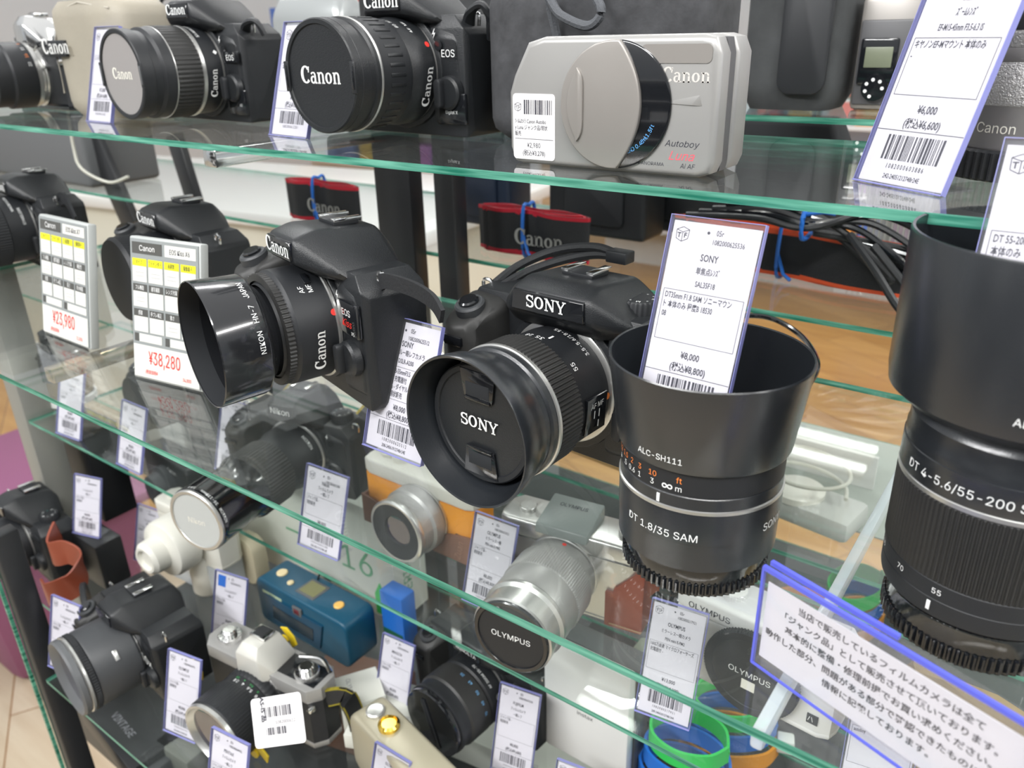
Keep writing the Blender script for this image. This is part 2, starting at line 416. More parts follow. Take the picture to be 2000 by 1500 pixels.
# ================================================================ THE GLASS SHELVES
TH = .0042
def glass_shelf(name, label, outline, z, mat):
    b = bmesh.new(); me = bpy.data.meshes.new(name)
    lo = [b.verts.new((x, y, z - TH)) for x, y in outline]; hi = [b.verts.new((x, y, z)) for x, y in outline]
    n = len(outline); f1 = b.faces.new(lo[::-1]); f2 = b.faces.new(hi); f1.material_index = f2.material_index = 0
    for i in range(n):
        f = b.faces.new((lo[i], lo[(i + 1) % n], hi[(i + 1) % n], hi[i])); f.material_index = 1
    bmesh.ops.recalc_face_normals(b, faces=b.faces); b.to_mesh(me); b.free()
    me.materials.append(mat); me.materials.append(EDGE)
    o = bpy.data.objects.new(name, me); COL.objects.link(o); tag(o, label, 'glass shelf', 'glass shelves of the display case'); return o
RXX = 1.0
glass_shelf('glass_shelf', 'top glass shelf of the display, carrying the silver compact film camera', [(-1.02, .325), (RXX, .325), (RXX, .52), (-1.02, .52)], ZA, GLASSD)
glass_shelf('glass_shelf', 'second glass shelf from the top, carrying the two standing lenses', [(-.955, .211), (RXX, .211), (RXX, .528), (-.955, .528)], ZB, GLASSTOP)
glass_shelf('glass_shelf', 'third glass shelf from the top, under the orange camera and silver camera', [(-.96, .338), (RXX, .338), (RXX, .53), (-.96, .53)], ZC, GLASSTOP)
glass_shelf('glass_shelf', 'lower glass shelf under the blue camera and chrome film camera', [(-.735, .207), (RXX, .207), (RXX, .535), (-1.1, .535), (-1.1, .262), (-.735, .262)], ZD, GLASSTOP)
for z, y0, w in ((CZ - .059, .60, 'level with the top shelf'), (CZ - .205, .60, 'carrying the red-trimmed folded straps'), (CZ - .42, .60, 'behind the orange camera'), (CZ - .586, .60, 'low behind the colourful straps')):
    glass_shelf('glass_shelf', 'rear glass shelf ' + w, [(-1.75, y0), (1.2, y0), (1.2, y0 + .26), (-1.75, y0 + .26)], z, GLASSTOP)
RA, RB, RC, RD = CZ - .059, CZ - .205, CZ - .42, CZ - .586
b = MB(); b.prism([(-.735, .21), (1.1, .21), (1.1, .86), (-1.0, .86), (-1.0, .27), (-.735, .27)], ZE - .05, ZE, plain('cabinet_base_black', (.02, .022, .025), .35)); o = b.build('cabinet_base')
tag(o, 'black base board of the display case, seen dark under the lowest shelf', 'cabinet base')

# posts
PG = plain('post_grey_metal', (.36, .36, .33), .4, .5); PB = plain('post_black', (.02, .021, .023), .35)
b = MB(); b.box(-1.0, -.967, .338, .372, ZE - .6, ZA - .03, PG, .001); o = b.build('corner_post'); tag(o, 'grey metal corner post left of the third glass shelf', 'post')
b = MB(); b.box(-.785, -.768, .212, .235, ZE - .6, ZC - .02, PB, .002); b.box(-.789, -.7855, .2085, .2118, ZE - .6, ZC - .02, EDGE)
o = b.build('door_post'); tag(o, 'black door post with bright green glass edge at the lower left', 'post')
def at_post(px, py, y): p = aty(px, py, y); return p.x
for (x0, x1, lab) in ((at_post(747, 333, .585), at_post(815, 333, .585), 'wide black upright behind the second and third black cameras'), (at_post(862, 333, .585), at_post(900, 333, .585), 'narrow black upright behind the strap of the rightmost black camera')):
    b = MB(); b.box(x0, x1, .572, .592, ZE, CZ + .5, PB, .002)
    o = b.build('rear_upright'); tag(o, lab, 'post')
# easel bars leaning behind the second shelf's left half
for (a, c, w, lab) in (((180, 262), (258, 440), .042, 'left leaning black easel bar behind the beige leather case'), ((340, 262), (392, 430), .028, 'right leaning black easel bar behind the beige leather case')):
    p, q = aty(*a, .64), aty(*c, .64); b = MB()
    d = (q - p); L_ = d.length; ang = math.degrees(math.atan2(d.x, d.z))
    b.box(-w / 2, w / 2, -.006, .006, 0, L_, PB, .002, M=T(*p) @ RY(ang)); o = b.build('easel_bar'); tag(o, lab, 'easel bar')

# metal and clear brackets under the shelves
def bracket(px, py, z, depth, w, h, mat, label, name='shelf_bracket', y=None):
    p = on(px, py, z - TH - h / 2) if y is None else aty(px, py, y)
    t = MB(); t.box(p.x - w / 2, p.x + w / 2, p.y, p.y + depth, z - TH - h, z - TH - .0001, mat, .0015)
    o = t.build(name); tag(o, label, 'shelf bracket'); return o
BRZ = plain('bronze_bracket', (.42, .34, .22), .2, .9)
bracket(405, 292, ZA, .17, .014, .012, CHR, 'metal bracket under the top glass shelf, by its front edge', y=.327)
bracket(125, 842, ZB, .16, .012, .012, BRZ, 'bronze-coloured metal bracket under the left end of the second glass shelf', y=.24)
CLB = clear('clear_bar', (.86, .9, .92), ior=1.5, haze=.45, hazecol=(.85, .9, .95))
bracket(1478, 1440, ZB, .29, .005, .009, CLB, 'clear whitish bar under the second glass shelf, behind the clear sign holder', y=.214)
bracket(640, 1415, ZD, .25, .007, .008, CLB, 'clear whitish bar under the lower shelf, right of the chrome film camera', y=.262)

# ================================================================ SHELVES AND SHOP FURNITURE FAR BEHIND
cols = [(.75, .1, .08), (.1, .2, .6), (.8, .6, .1), (.15, .45, .3), (.75, .75, .78), (.4, .15, .5), (.85, .4, .1), (.2, .5, .7)]
BOXM = [plain('carton_colour', c, .5) for c in cols[:1]] + [plain('carton_colour_%d' % i, c, .5) for i, c in enumerate(cols[1:])]
WSH = plain('white_shelving', (.78, .8, .82), .5)
def gondola(x0, x1, y, z0, levels, label, grp, dx=.16, hmax=.24):
    t = thing('store_shelving', label, 'store shelving', (0, 0, 0))
    b = MB(); b.box(x0, x1, y + .3, y + .33, 0, z0 + levels * .32, WSH); b.build('back_panel', t)
    for k in range(levels + 1):
        b = MB(); b.box(x0, x1, y, y + .3, z0 + k * .32 - .02, z0 + k * .32, WSH, .003); b.build('shelf_board', t)
    for k in range(levels):
        x = x0 + .05
        while x < x1 - dx:
            w = random.uniform(.5, .95) * dx; h = random.uniform(.5, 1) * hmax; d = random.uniform(.1, .2)
            q = MB(); q.box(x, x + w, y + .03, y + .03 + d, z0 + k * .32 + .001, z0 + k * .32 + h, random.choice(BOXM), .003)
            o = q.build('carton'); tag(o, 'coloured carton on the ' + grp, 'carton', 'cartons on the ' + grp); x += w + random.uniform(.01, .07)
gondola(-2.6, .3, 4.3, .3, 3, 'white shop shelving full of coloured cartons behind the display case', 'white shelving behind the display case')
gondola(-5.6, -3.2, 4.4, .5, 4, 'far white shop shelving at the back left', 'far white shelving at the back left', .22)
gondola(-2.2, 1.5, 6.2, .5, 5, 'far white shop shelving by the back wall', 'far white shelving by the back wall', .3, .3)
CREAM = plain('cream_laminate', (.74, .72, .60), .35)
t = thing('sales_counter', 'cream sales counter in the blurred distance behind the left cameras', 'counter', (-2.35, 1.75, 0), 8)
b = MB(); b.box(-1.2, .9, -.35, .35, 0, .9, CREAM, .01); b.build('cabinet', t)
b = MB(); b.box(-1.24, .94, -.39, .39, .9, .94, plain('counter_top_white', (.8, .8, .76), .25), .008); b.build('counter_top', t)
t = thing('storage_bin', 'magenta plastic bin outside the case at the far left', 'bin', (-2.05, .62, 0), 0)
MG = plain('magenta_plastic', (.25, .08, .17), .5)
b = MB(); b.hull([(x * s, y * s, z) for z, s in ((0, .8), (.36, 1)) for x in (-.3, .3) for y in (-.2, .2)], MG, .03); b.build('bin_body', t)
b = MB(); b.box(-.32, .32, -.22, .22, .36, .39, MG, .01); b.build('lid', t)

# unseen white counter added at the right for the black lenses to reflect
t = thing('reflection_counter', 'unseen white counter added right of the display case for reflections', 'counter', (1.75, 1.1, 0), -12)
b = MB(); b.box(-.4, .4, -.9, .9, 0, .98, WSH, .01); b.build('cabinet', t)
b = MB(); b.box(-.43, .43, -.93, .93, .98, 1.01, WHT, .006); b.build('counter_top', t)
# grey bags and a silver case filling the rear shelves at the left
for (px, py, y, w_, h_, d_, z, mt, lab, nm) in ((40, 330, .615, .44, .12, .12, RB, plain('slate_fabric', (.12, .125, .13), .8, bump=.4, bscale=300), 'slate grey fabric bag behind the cameras at the far left', 'camera_bag'), (590, 30, .68, .12, .105, .05, RA, plain('silver_grey_hardcase', (.40, .42, .42), .3, .4), 'silver grey hard case behind the top shelf cameras', 'hard_case'), (300, 30, .70, .15, .10, .06, RA, plain('dark_display_glass', (.02, .024, .03), .15), 'dark glossy box behind the beige leather case', 'storage_box'), (905, 30, .70, .09, .10, .05, RA, BLK, 'black camera bag behind the ribbed zoom camera on the top shelf', 'camera_bag')):
    p = aty(px, py, y); b = MB(); b.hull([(x * s_, yy, zz) for x, s_ in ((-w_ / 2, 1), (w_ / 2, 1)) for yy in (0, d_) for zz in (0, h_ * .8)] + [(x * .85, yy, h_) for x in (-w_ / 2, w_ / 2) for yy in (.01, d_ - .01)], mt, .008, 3)
    root = thing(nm, lab, 'bag' if 'bag' in nm else 'case', (p.x, y, z)); b.build('case_body', root)
    b = MB(); b.tube(smooth([(-w_ * .2, d_ / 2, h_ - .002), (-w_ * .12, d_ / 2, h_ + .014), (w_ * .12, d_ / 2, h_ + .014), (w_ * .2, d_ / 2, h_ - .002)], 5), .0025, BLKM, 6); b.build('handle', root)
p = aty(160, 330, .60); b = MB(); b.tube(smooth([p + Vector((0, 0, .09)), p + Vector((-.01, 0, .03)), p, p + Vector((.03, .02, -.02)), p + Vector((.07, .03, -.01))], 6), .0022, plain('pale_cable', (.55, .55, .48), .4), 6); tag(b.build('cable'), 'pale grey cable hanging behind the front left cameras', 'cable')

# unseen grey shelving added across the aisle to neutralise lens reflections
t = thing('reflection_shelving', 'unseen grey shelving added across the aisle for neutral reflections', 'store shelving', (0, 0, 0))
AG = plain('aisle_grey', (.10, .105, .115), .5)
b = MB(); b.box(-3, 3, -2.02, -2.0, 0, 1.75, AG); b.build('back_panel', t)
for k in range(5): b = MB(); b.box(-3, 3, -1.98, -1.6, .1 + k * .4, .13 + k * .4, WSH, .003); b.build('shelf_board', t)
for k in range(4):
    for i in range(9):
        if (i * 7 + k * 3) % 4 == 0: continue
        q = MB(); w_ = .3 + .15 * ((i * 5 + k) % 3); h_ = .16 + .05 * ((i + k) % 3)
        q.box(0, w_, 0, .25, 0, h_, (BLK, DGREY, GREYP, WSH, BLK)[(i + 2 * k) % 5], .004)
        tag(q.build('storage_box', None, loc=(-2.95 + i * .65, -1.9, .131 + k * .4)), 'unseen box on the grey shelving added for reflections', 'box', 'unseen boxes on the added aisle shelves')

b = MB(); b.box(1.15, 1.65, -.95, -.35, 0, 3.0, plain('reflector_white', (.82, .82, .80), .6), .004); tag(b.build('reflector'), 'unseen white square pillar standing in the aisle to the right', 'reflector')  # unseen white column added so black lens barrels mirror a bright band

for (x0, x1, y0, z, c, lab) in ((-.62, .12, .665, RC, (.30, .33, .29), 'grey green felt mat on the rear shelf under the coiled cable'), (-.62, .25, .615, RD, (.055, .065, .062), 'dark felt mat on the rear shelf under the coloured straps')):
    b = MB(); b.box(x0, x1, y0, .855, 0, .0015, plain('felt_%d' % int(c[0] * 1000), c, .9, bump=.4, bscale=400)); tag(b.build('felt_mat', None, loc=(0, 0, z + .0002)), lab, 'mat')
# ================================================================ PRICE CARDS
def cube_logo(b, x, y, s, ink, M):
    """line-drawn cube with a T and an F on its two sides"""
    p = {'t': (0, .52), 'l': (-.5, .3), 'r': (.5, .34), 'c': (0, .14), 'lb': (-.46, -.34), 'rb': (.46, -.3), 'cb': (0, -.54)}
    for a, c in (('t', 'l'), ('t', 'r'), ('l', 'c'), ('c', 'r'), ('l', 'lb'), ('r', 'rb'), ('c', 'cb'), ('lb', 'cb'), ('rb', 'cb')):
        (x0, y0), (x1, y1) = p[a], p[c]
        vs, fs = bar(x + x0 * s, y + y0 * s, x + x1 * s, y + y1 * s, s * .045); b.add([(q[0], q[1], 0) for q in vs], fs, ink, M)
    b.text('T', s * .5, ink, M @ T(x - .25 * s, y - .26 * s, 0), .03); b.text('F', s * .5, ink, M @ T(x + .25 * s, y - .24 * s, 0), .03)
def barcode(b, x0, x1, y0, y1, ink, M, seed=1, n=34):
    rr = random.Random(seed); x = x0; u = (x1 - x0) / n / 2.0
    vs, fs = [], []
    while x < x1:
        w = u * rr.choice((.8, .8, 1.7, 2.5)); k = len(vs)
        vs += [(x, y0, 0), (x + w, y0, 0), (x + w, y1, 0), (x, y1, 0)]; fs.append((k, k + 1, k + 2, k + 3)); x += w + u * rr.choice((.9, .9, 1.6, 2.2))
    b.add(vs, fs, ink, M)
def rule(b, x0, y0, x1, y1, w, ink, M):
    vs, fs = bar(x0, y0, x1, y1, w); b.add([(q[0], q[1], 0) for q in vs], fs, ink, M)

MM = .001
def price_card(bl, br, tl_px, label, brand='', title=(), box=(), price='', tax='', code='', serial='', dot=True, seed=1, group=None, H=None, lean=18, name='price_card', W=None, foot=.018, light=True):
    """clear folded stand holding a printed slip; bl, br = bottom corners in the world"""
    bl, br = Vector(bl), Vector(br); d = br - bl; w = W or d.length; w = max(.036, min(.056, w)); yaw = math.degrees(math.atan2(d.y, d.x))
    FACE[0] = ''
    root = thing(name, label, 'price card', bl + Vector((0, 0, .0004)), yaw, group)
    rot = Matrix.Rotation(R(yaw), 3, 'Z')
    if H is None:
        best = None
        for i in range(60):
            h = .05 + i * .001; q = bl + rot @ Vector((0, h * math.sin(R(lean)), h * math.cos(R(lean)))); e = abs(proj(q)[1] - tl_px[1])
            if best is None or e < best[0]: best = (e, h)
        H = best[1]
    P = RX(90 - lean); h = H
    a = MB(); a.box(0, w, -.0006, .0006, 0, h, ACR, M=RX(-lean)); a.box(0, w, .0014, .0024, 0, h, ACR, M=RX(-lean))
    a.box(0, w, 0, foot, .0002, .0011, ACR); a.build('clear_stand', root)
    a = MB(); e = .00022
    a.box(-e, 0, -.0006, .0024, 0, h, ACRL, M=RX(-lean)); a.box(w, w + e, -.0006, .0024, 0, h, ACRL, M=RX(-lean))
    a.box(-e, w + e, -.0006, .0024, h, h + e, ACRL, M=RX(-lean)); a.box(-e, w + e, -.0012, 0, 0, e * 2, ACRL)
    a.build('blue_edges', root)
    c = MB(); mg = .0012; c.box(mg, w - mg, .0009, .0012, .001, h - .002, PAPER, M=RX(-lean)); slip = c.build('paper_slip', root)
    k = w / 47 * 1.0                                         # layout in mm of a 47 mm card, scaled
    hh = h / k / 1.0
    M = RX(90 - lean) @ T(0, 0, -.00075) @ Matrix.Diagonal((k, k, 1, 1))
    M = RX(-lean) @ T(0, .00078, 0) @ RX(90) @ Matrix.Diagonal((k, k, 1, 1))
    p = MB(); I = INKK; t_ = hh - 5.5
    cube_logo(p, 6.8, t_ - 3.0, 6.6, I, M)
    if dot: p.disc(.75, 0, I, 14, M @ T(20, t_ - 1, 0))
    if code:
        p.text('05r', 3.8, I, M @ T(24, t_ - 2, 0), .008, align='l', fx=.7)
        p.text('1082000' + code, 3.4, I, M @ T(23, t_ - 6.2, 0), .008, align='l', fx=.74)
    y = hh * .80
    if brand: p.text(brand, 4.7, I, M @ T(23, y, 0), .018, fx=.72)
    for s in title:
        y -= hh * .062; p.text(s, 3.8, I, M @ T(23.5, y, 0), .014, fx=.66 if len(s) < 18 else .54)
    y -= hh * .03; yb = hh * .40
    if box is not None:
        for q in ((3, y, 44, y), (3, yb, 44, yb), (3, y, 3, yb), (44, y, 44, yb)): rule(p, *q, .22, I, M)
        yy = y - 4.0
        for s in box: p.flat(text_geo(s, .014), 3.9, I, M @ T(4.2, yy, 0), align='l', fx=min(.62, 38.5 / max(1, 3.9 * (max(v[0] for v in text_geo(s, .014)[0]) if text_geo(s, .014)[0] else 1)))); yy -= 4.6
    if price:
        p.text(price, 4.6, I, M @ T(23.5, hh * .325, 0), .016, fx=.76); p.text(tax, 4.6, I, M @ T(23.5, hh * .262, 0), .016, fx=.76)
    rule(p, 1.5, hh * .245, 45.5, hh * .245, .25, I, M)
    barcode(p, 9, 39, hh * .115, hh * .225, I, M, seed)
    if code: p.text('1 0 8 2 0 0 0 ' + ' '.join(code), 2.9, I, M @ T(23.5, hh * .078, 0), .008, fx=.7)
    if serial: p.text(serial, 2.9, I, M @ T(23.5, hh * .033, 0), .008, fx=.72)
    p.build('printing', slip)
    FACE[0] = 'Inter.woff2'
    return root

def shelf_label(bl, br, H, label, price, sub, model, lean=12):
    bl, br = Vector(bl), Vector(br); d = br - bl; w = d.length; yaw = math.degrees(math.atan2(d.y, d.x))
    root = thing('electronic_price_label', label, 'electronic price label', bl, yaw)
    FR = plain('label_frame_grey', (.27, .29, .29), .45); EP = plain('label_paper_white', (.66, .66, .62), .55); YL = plain('label_yellow', (.80, .78, .02), .5); DK = plain('label_dark', (.08, .08, .075), .5)
    RM = RX(-lean)
    a = MB(); a.box(0, w, 0, .007, 0, H, plain('label_case', (.45, .47, .46), .4), .0012, M=RM); a.build('case', root)
    a = MB(); a.box(.0015, w - .0015, -.0007, .0004, .0015, H - .0015, FR, M=RM); scr = a.build('screen', root)
    M = RM @ T(0, -.0009, 0) @ RX(90); sx = w / 100; sy = H / 140; p = MB()
    def rc(x0, x1, y0, y1, mat, dz=0): p.add([(x0 * sx, y0 * sy, dz), (x1 * sx, y0 * sy, dz), (x1 * sx, y1 * sy, dz), (x0 * sx, y1 * sy, dz)], [(0, 1, 2, 3)], mat, M)
    rc(5, 48, 124, 135, DK); rc(52, 95, 124, 135, EP); p.text('Canon', 8 * sx, INKW, M @ T(27 * sx, 127 * sy, .0002), .01); p.text(model, 7 * sx, INKK, M @ T(73 * sx, 127 * sy, .0002), 0, fx=.75)
    cats = (('タイプ', 'ファインダー', '画素数', '撮像素子'), ('フル機能', '連写撮影', 'レンズ付属', '機能性'), ('感度', '手ブレ補正', '重さ', '防水機能'))
    for r_ in range(3):
        yb = 97 - r_ * 24.5
        for c_ in range(4):
            x0 = 5 + c_ * 23; rc(x0, x0 + 20.5, yb, yb + 15, EP); rc(x0, x0 + 20.5, yb + 15.2, yb + 22.3, YL if r_ == 0 else DK)
            p.text(cats[r_][c_], 5.2 * sx, INKK if r_ == 0 else INKW, M @ T((x0 + 10) * sx, (yb + 17) * sy, .0002), 0, fx=.62)
            if r_ == 0 or (r_ + c_) % 3 == 1:
                for q in range(2): rule(p, (x0 + 4) * sx, (yb + 9 - q * 3.5) * sy, (x0 + 17) * sx, (yb + 9 - q * 3.5) * sy, .0002, INKG, M @ T(0, 0, .0002))
    rc(12, 45, 38, 46, EP); rc(57, 95, 38, 46, EP); rc(5, 11, 38, 46, DK); rc(50, 56, 38, 46, DK); rc(3, 97, 2.5, 35, EP)
    p.text(price, 17 * sx, INKR, M @ T(48 * sx, 17 * sy, .0003), .0, fx=.72, h=1.15)
    p.text('(税抜価格¥', 5 * sx, INKR, M @ T(20 * sx, 7 * sy, .0003), .0, align='l', fx=.75)
    p.text(sub, 5 * sx, INKR, M @ T(86 * sx, 7 * sy, .0003), .0, align='r', fx=.75)
    p.build('printing', scr)
    return root
# ================================================================ CAMERAS AND LENSES (millimetres inside mm(), metres outside)
def mmM(M=None): return Matrix.Scale(.001, 4) @ (M or Matrix.Identity(4))
def AX(x, y, z): return mmM() @ T(x, y, z) @ RX(90)      # lens axis: local z runs to the front (-y)

def ring_text(b, t, size, mat, r, z, deg, M, flip=False, bold=.0, **k):
    b.text(t, size, mat, M, bold, cyl=(r + .12, R(deg), z, flip), **k)

def make_lens(parent, M, segs, mats, cap=None, front=None, marks=(), name='lens', ribs=None, dot=None, mount_ring=True):
    """segs: list of (name, profile[(r,z)], material, knurl); each becomes its own ring, the first the barrel"""
    root = None
    for nm, prof, mat, kn in segs:
        b = MB(); b.lathe(prof, mat, 72, M, kn)
        if root is None:
            for mk in marks: ring_text(b, *mk[:6], M, **(mk[6] if len(mk) > 6 else {}))
            if dot:
                r, z, a, m_ = dot; q = M @ RZ(a) @ T(r + .25, 0, z) @ RY(90); b.disc(1.4, 0, m_, 14, q)
            root = b.build(name, parent)
        else: b.build(nm, root)
    return root

def pinch_cap(parent, M, r, z, word, mat=None, rim=None, style='side', wsize=10, wmat=None, depth=3, sub='lens_cap', serif=True, yshift=0):
    """front lens cap; style side = two finger grips left and right, centre = two pinch wells above and below the word"""
    mat = mat or BLK; rim = rim or BLKM; b = MB()
    b.lathe([(r - 1.5, z - 4), (r, z - 3), (r, z + depth - .8), (r - .8, z + depth), (r - 3.2, z + depth), (r - 3.8, z + depth - .9), (r - 3.8, z + depth - 1.0)], rim, 72, M)
    b.disc(r - 3.6, z + depth - .9, mat, 72, M)
    if style == 'side':
        for s in (-1, 1):
            b.box(s * (r - 2.4) - 2.2, s * (r - 2.4) + 2.2, -r * .27, r * .27, z + depth - .9, z + depth + .5, rim, .5, M=M)
            b.box(s * (r - 2.2) - .9, s * (r - 2.2) + .9, -r * .2, r * .2, z + depth + .45, z + depth + .9, GREYP if mat is not BLK else BLKG, .3, M=M)
    if style == 'centre':
        for s in (-1, 1):
            ys = s * r * .60
            o = [(-r * .29, -s * -r * .0 + ys - s * r * .18), (r * .29, ys - s * r * .18), (r * .36, ys + s * r * .30), (-r * .36, ys + s * r * .30)]
            if s < 0: o = o[::-1]
            b.prism(o, z + depth - 1, z + depth + .6, BLKG, .6, M=M)
            b.box(-r * .24, r * .24, ys - r * .13, ys + r * .10, z + depth + .5, z + depth + .75, HOODI, .3, M=M)
            b.box(-r * .26, r * .26, ys - s * r * .17 - 1, ys - s * r * .17 + 1, z + depth, z + depth + 1.3, BLKG, .4, M=M)
    f = b.word if serif else b.text
    kw = {} if serif else {'bold': .02}
    f(word, wsize, wmat or INKW, M @ T(0, -wsize * .38 + yshift, z + depth + (-.75 if style != 'centre' else .12)), **kw)
    return b.build(sub, parent)

def slr(name, label, loc, rz, W=131, H=78, hump=99, D=42, grip=26, mx=8, mz=44, brand=None, bsize=9, bserif=True, badge=None, mat=None,
        hump_w=(36, 74), face='square', strap_lug=True, dial='right', flash=True, model_side=None, group=None, tilt=0, mount_r=33, alpha=False, chromehump=False, raise_=0, hook=True, humpfront=-15):
    """digital reflex camera seen from the front: grip at the left, mirror hump over the mount. Returns (root, lens matrix)"""
    mat = mat or BLK; root = thing(name, label, 'camera', loc, rz, group, rx=tilt)
    x0, x1 = -W / 2 - mx, W / 2 - mx; b = MB(); b.M = mmM()
    # body shell: rounded block, sloping shoulder, grip bulge
    b.hull([(x, y, z) for x in (x0 + 6, x1 - 2) for y in (2, D) for z in (0, H - 8)] + [(x0 + 10, 4, H), (x0 + 10, D - 4, H), (x1 - 10, 4, H), (x1 - 10, D - 4, H), (x0 + 3, 8, H - 10), (x0 + 3, D, H - 12), (x1, 6, H - 12), (x1, D, H - 12), (x1, 8, 4), (x0 + 3, 8, 4)], mat, 3.2, 3)
    g = grip
    b.hull([(x0, 10, 3), (x0 + 34, 6, 3), (x0 + 3, -g + 7, 3), (x0 + 14, -g, 3), (x0 + 26, -g + 3, 3), (x0 + 34, -g + 20, 3),
            (x0, 14, H - 4), (x0 + 36, 10, H - 6), (x0 + 3, -g + 3, H - 14), (x0 + 14, -g - 2, H - 16), (x0 + 27, -g, H - 14), (x0 + 33, -g + 18, H - 8), (x0 + 8, 0, H - 2), (x0 + 26, 0, H - 2)], RUB if mat is BLK else mat, 3.5, 3)
    # mirror box cone round the mount
    R_ = mount_r
    for i in range(1): b.hull([(R_ * 1.12 * math.cos(a), -1 if k else 8, mz + R_ * 1.12 * math.sin(a)) for k in (0, 1) for a in [i * math.pi / 14 for i in range(28)] if mz + R_ * 1.12 * math.sin(a) > 1], mat, 1.2, 2)
    # left-hand (viewer right) front face plate
    b.hull([(x1 - 28, 3, 6), (x1 - 3, 5, 6), (x1 - 28, -1, 10), (x1 - 6, 1, 10), (x1 - 28, -1, H - 12), (x1 - 6, 1, H - 14), (x1 - 26, 4, H - 4), (x1 - 6, 6, H - 8)], mat, 2, 2)
    body = b.build('body', root, 42)
    # prism housing
    hw, hb = hump_w[0] / 2, hump_w[1] / 2; hf = humpfront
    b = MB(); b.M = mmM()
    b.hull([(-hw, hf, hump - 17), (hw, hf, hump - 17), (-hw + 3, hf + 1, hump - 4), (hw - 3, hf + 1, hump - 4), (-hw + 4, hf + 14, hump), (hw - 4, hf + 14, hump), (-hw + 4, D - 6, hump - 3), (hw - 4, D - 6, hump - 3),
            (-hb, 4, H - 6), (hb, 4, H - 6), (-hb * .9, D - 2, H - 4), (hb * .9, D - 2, H - 4), (-hw - 2, -3, mz + 30), (hw + 2, -3, mz + 30), (-hw - 1, D, hump - 14), (hw + 1, D, hump - 14)], SILV if chromehump else mat, 2.6, 3)
    b.hull([(-hw + 3, hf - 1.2, hump - 16), (hw - 3, hf - 1.2, hump - 16), (-hw + 4, hf - .6, hump - 5), (hw - 4, hf - .6, hump - 5), (-hw + 3, hf + 3, hump - 16), (hw - 3, hf + 3, hump - 16), (-hw + 4, hf + 4, hump - 5), (hw - 4, hf + 4, hump - 5)], BLKG if not chromehump else mat, .6, 1)
    if brand:
        Mt = b.M; f = b.word if bserif else b.text
        f(brand, bsize, INKW, T(0, hf - 1.5, hump - 10.5 - bsize * .38) @ FRONT)
    hous = b.build('prism_housing', root, 42)
    b = MB(); b.M = mmM()
    b.box(-10, 10, 12, 28, hump - 2, hump + .8, BLKM, .4); b.box(-10.5, -6, 12, 30, hump + .5, hump + 2.4, CHR, .3); b.box(6, 10.5, 12, 30, hump + .5, hump + 2.4, CHR, .3)
    b.build('hot_shoe', root)
    # mount
    b = MB(); b.lathe([(R_, -2), (R_, 2.2), (R_ - 1.2, 3), (R_ - 4, 3), (R_ - 4.5, 1)], SILV, 72, AX(0, 0, mz)); b.build('mount_ring', root)
    # shutter button, dial, grip window
    b = MB(); b.M = mmM(); b.lathe([(9, -4), (9, 1), (8, 2.2), (0, 2.2)], DGREY, 32, T(x0 + 17, -g + 12, H - 6) @ RX(18)); b.lathe([(6, 2), (6, 3.6), (5, 4.4), (0, 4.4)], SILV if chromehump else BLKG, 32, T(x0 + 17, -g + 12, H - 6) @ RX(18)); b.build('shutter_button', root)
    b = MB(); b.M = mmM(); b.hull([(x0 + 8 + dx, -g - 2.6 + dy, H - 27 + dz) for dx in (0, 14) for dy in (0, 3) for dz in (0, 6)], BLKG, 1.2, 2); b.build('grip_sensor_window', root)
    if dial:
        dx_ = x1 - 22 if dial == 'right' else x0 + 40
        b = MB(); b.lathe([(10.5, -3), (10.5, 6), (9.5, 7), (0, 7)], BLKM, 48, mmM(T(dx_, 22, H)), (24, .7, -1, 6.2))
        for i in range(9):
            a = i * 40; b.text('MPASO'[i % 5] if i % 2 else '◦', 3.2, INKC if i == 2 else INKW, mmM(T(dx_, 22, H + 7.1)) @ RZ(a) @ T(0, 6, 0))
        b.build('mode_dial', root)
    b = MB(); b.M = mmM()
    b.lathe([(11, 0), (10.5, 4), (9, 5.4), (0, 5.8)], mat, 32, T(mount_r + 9, 1, mz - 13) @ RX(90)); b.hull([(mount_r + 2 + dx, -9 + dy, mz - 22 + dz) for dx, dz in ((0, 2), (2, 0), (5, 0), (6, 2), (6, 16), (5, 18), (2, 18), (0, 16)) for dy in (0, 6)], BLKM, 1.2, 2); b.build('lens_release_button', root)
    b = MB(); b.M = mmM(); b.disc(3.3, 0, BLKG, 24, T(x1 - 21, -1.3, mz + 16) @ RX(90)); b.add([(p_[0] * 1.5, p_[1] * 1.5, 0) for p_ in ((.5, 2), (-1, -.2), (.1, -.2), (-.5, -2), (1, .4), (0, .4), (.8, 2))], [(0, 1, 5, 6), (1, 2, 4, 5), (2, 3, 4)], INKW, T(x1 - 24, -1.6, mz + 23) @ FRONT); b.build('flash_button', root)
    if badge:
        b = MB(); b.M = mmM(); bx, bz = badge.get('at', (x1 - 16, H - 26))
        b.box(bx - 12, bx + 12, -1.6, 2, bz - 12, bz + 8, BLKG if badge.get('plate', 1) else mat, 1.5)
        for t, s, m_, dx, dz, sh, bo in badge['t']: b.text(t, s, m_, T(bx + dx, -1.75, bz + dz) @ FRONT, bo, shear=sh)
        b.build('badge', root)
    if strap_lug:
        for x in (x0 + 6, x1 - 3):
            b = MB(); b.M = mmM(); b.tube(smooth([(x - 3, 16, H - 7), (x - 3, 16, H), (x + 3, 16, H), (x + 3, 16, H - 7)], 5), 1.1, CHR, 6); b.build('strap_lug', root)
    return root, AX(0, 0, mz), dict(x0=x0, x1=x1)

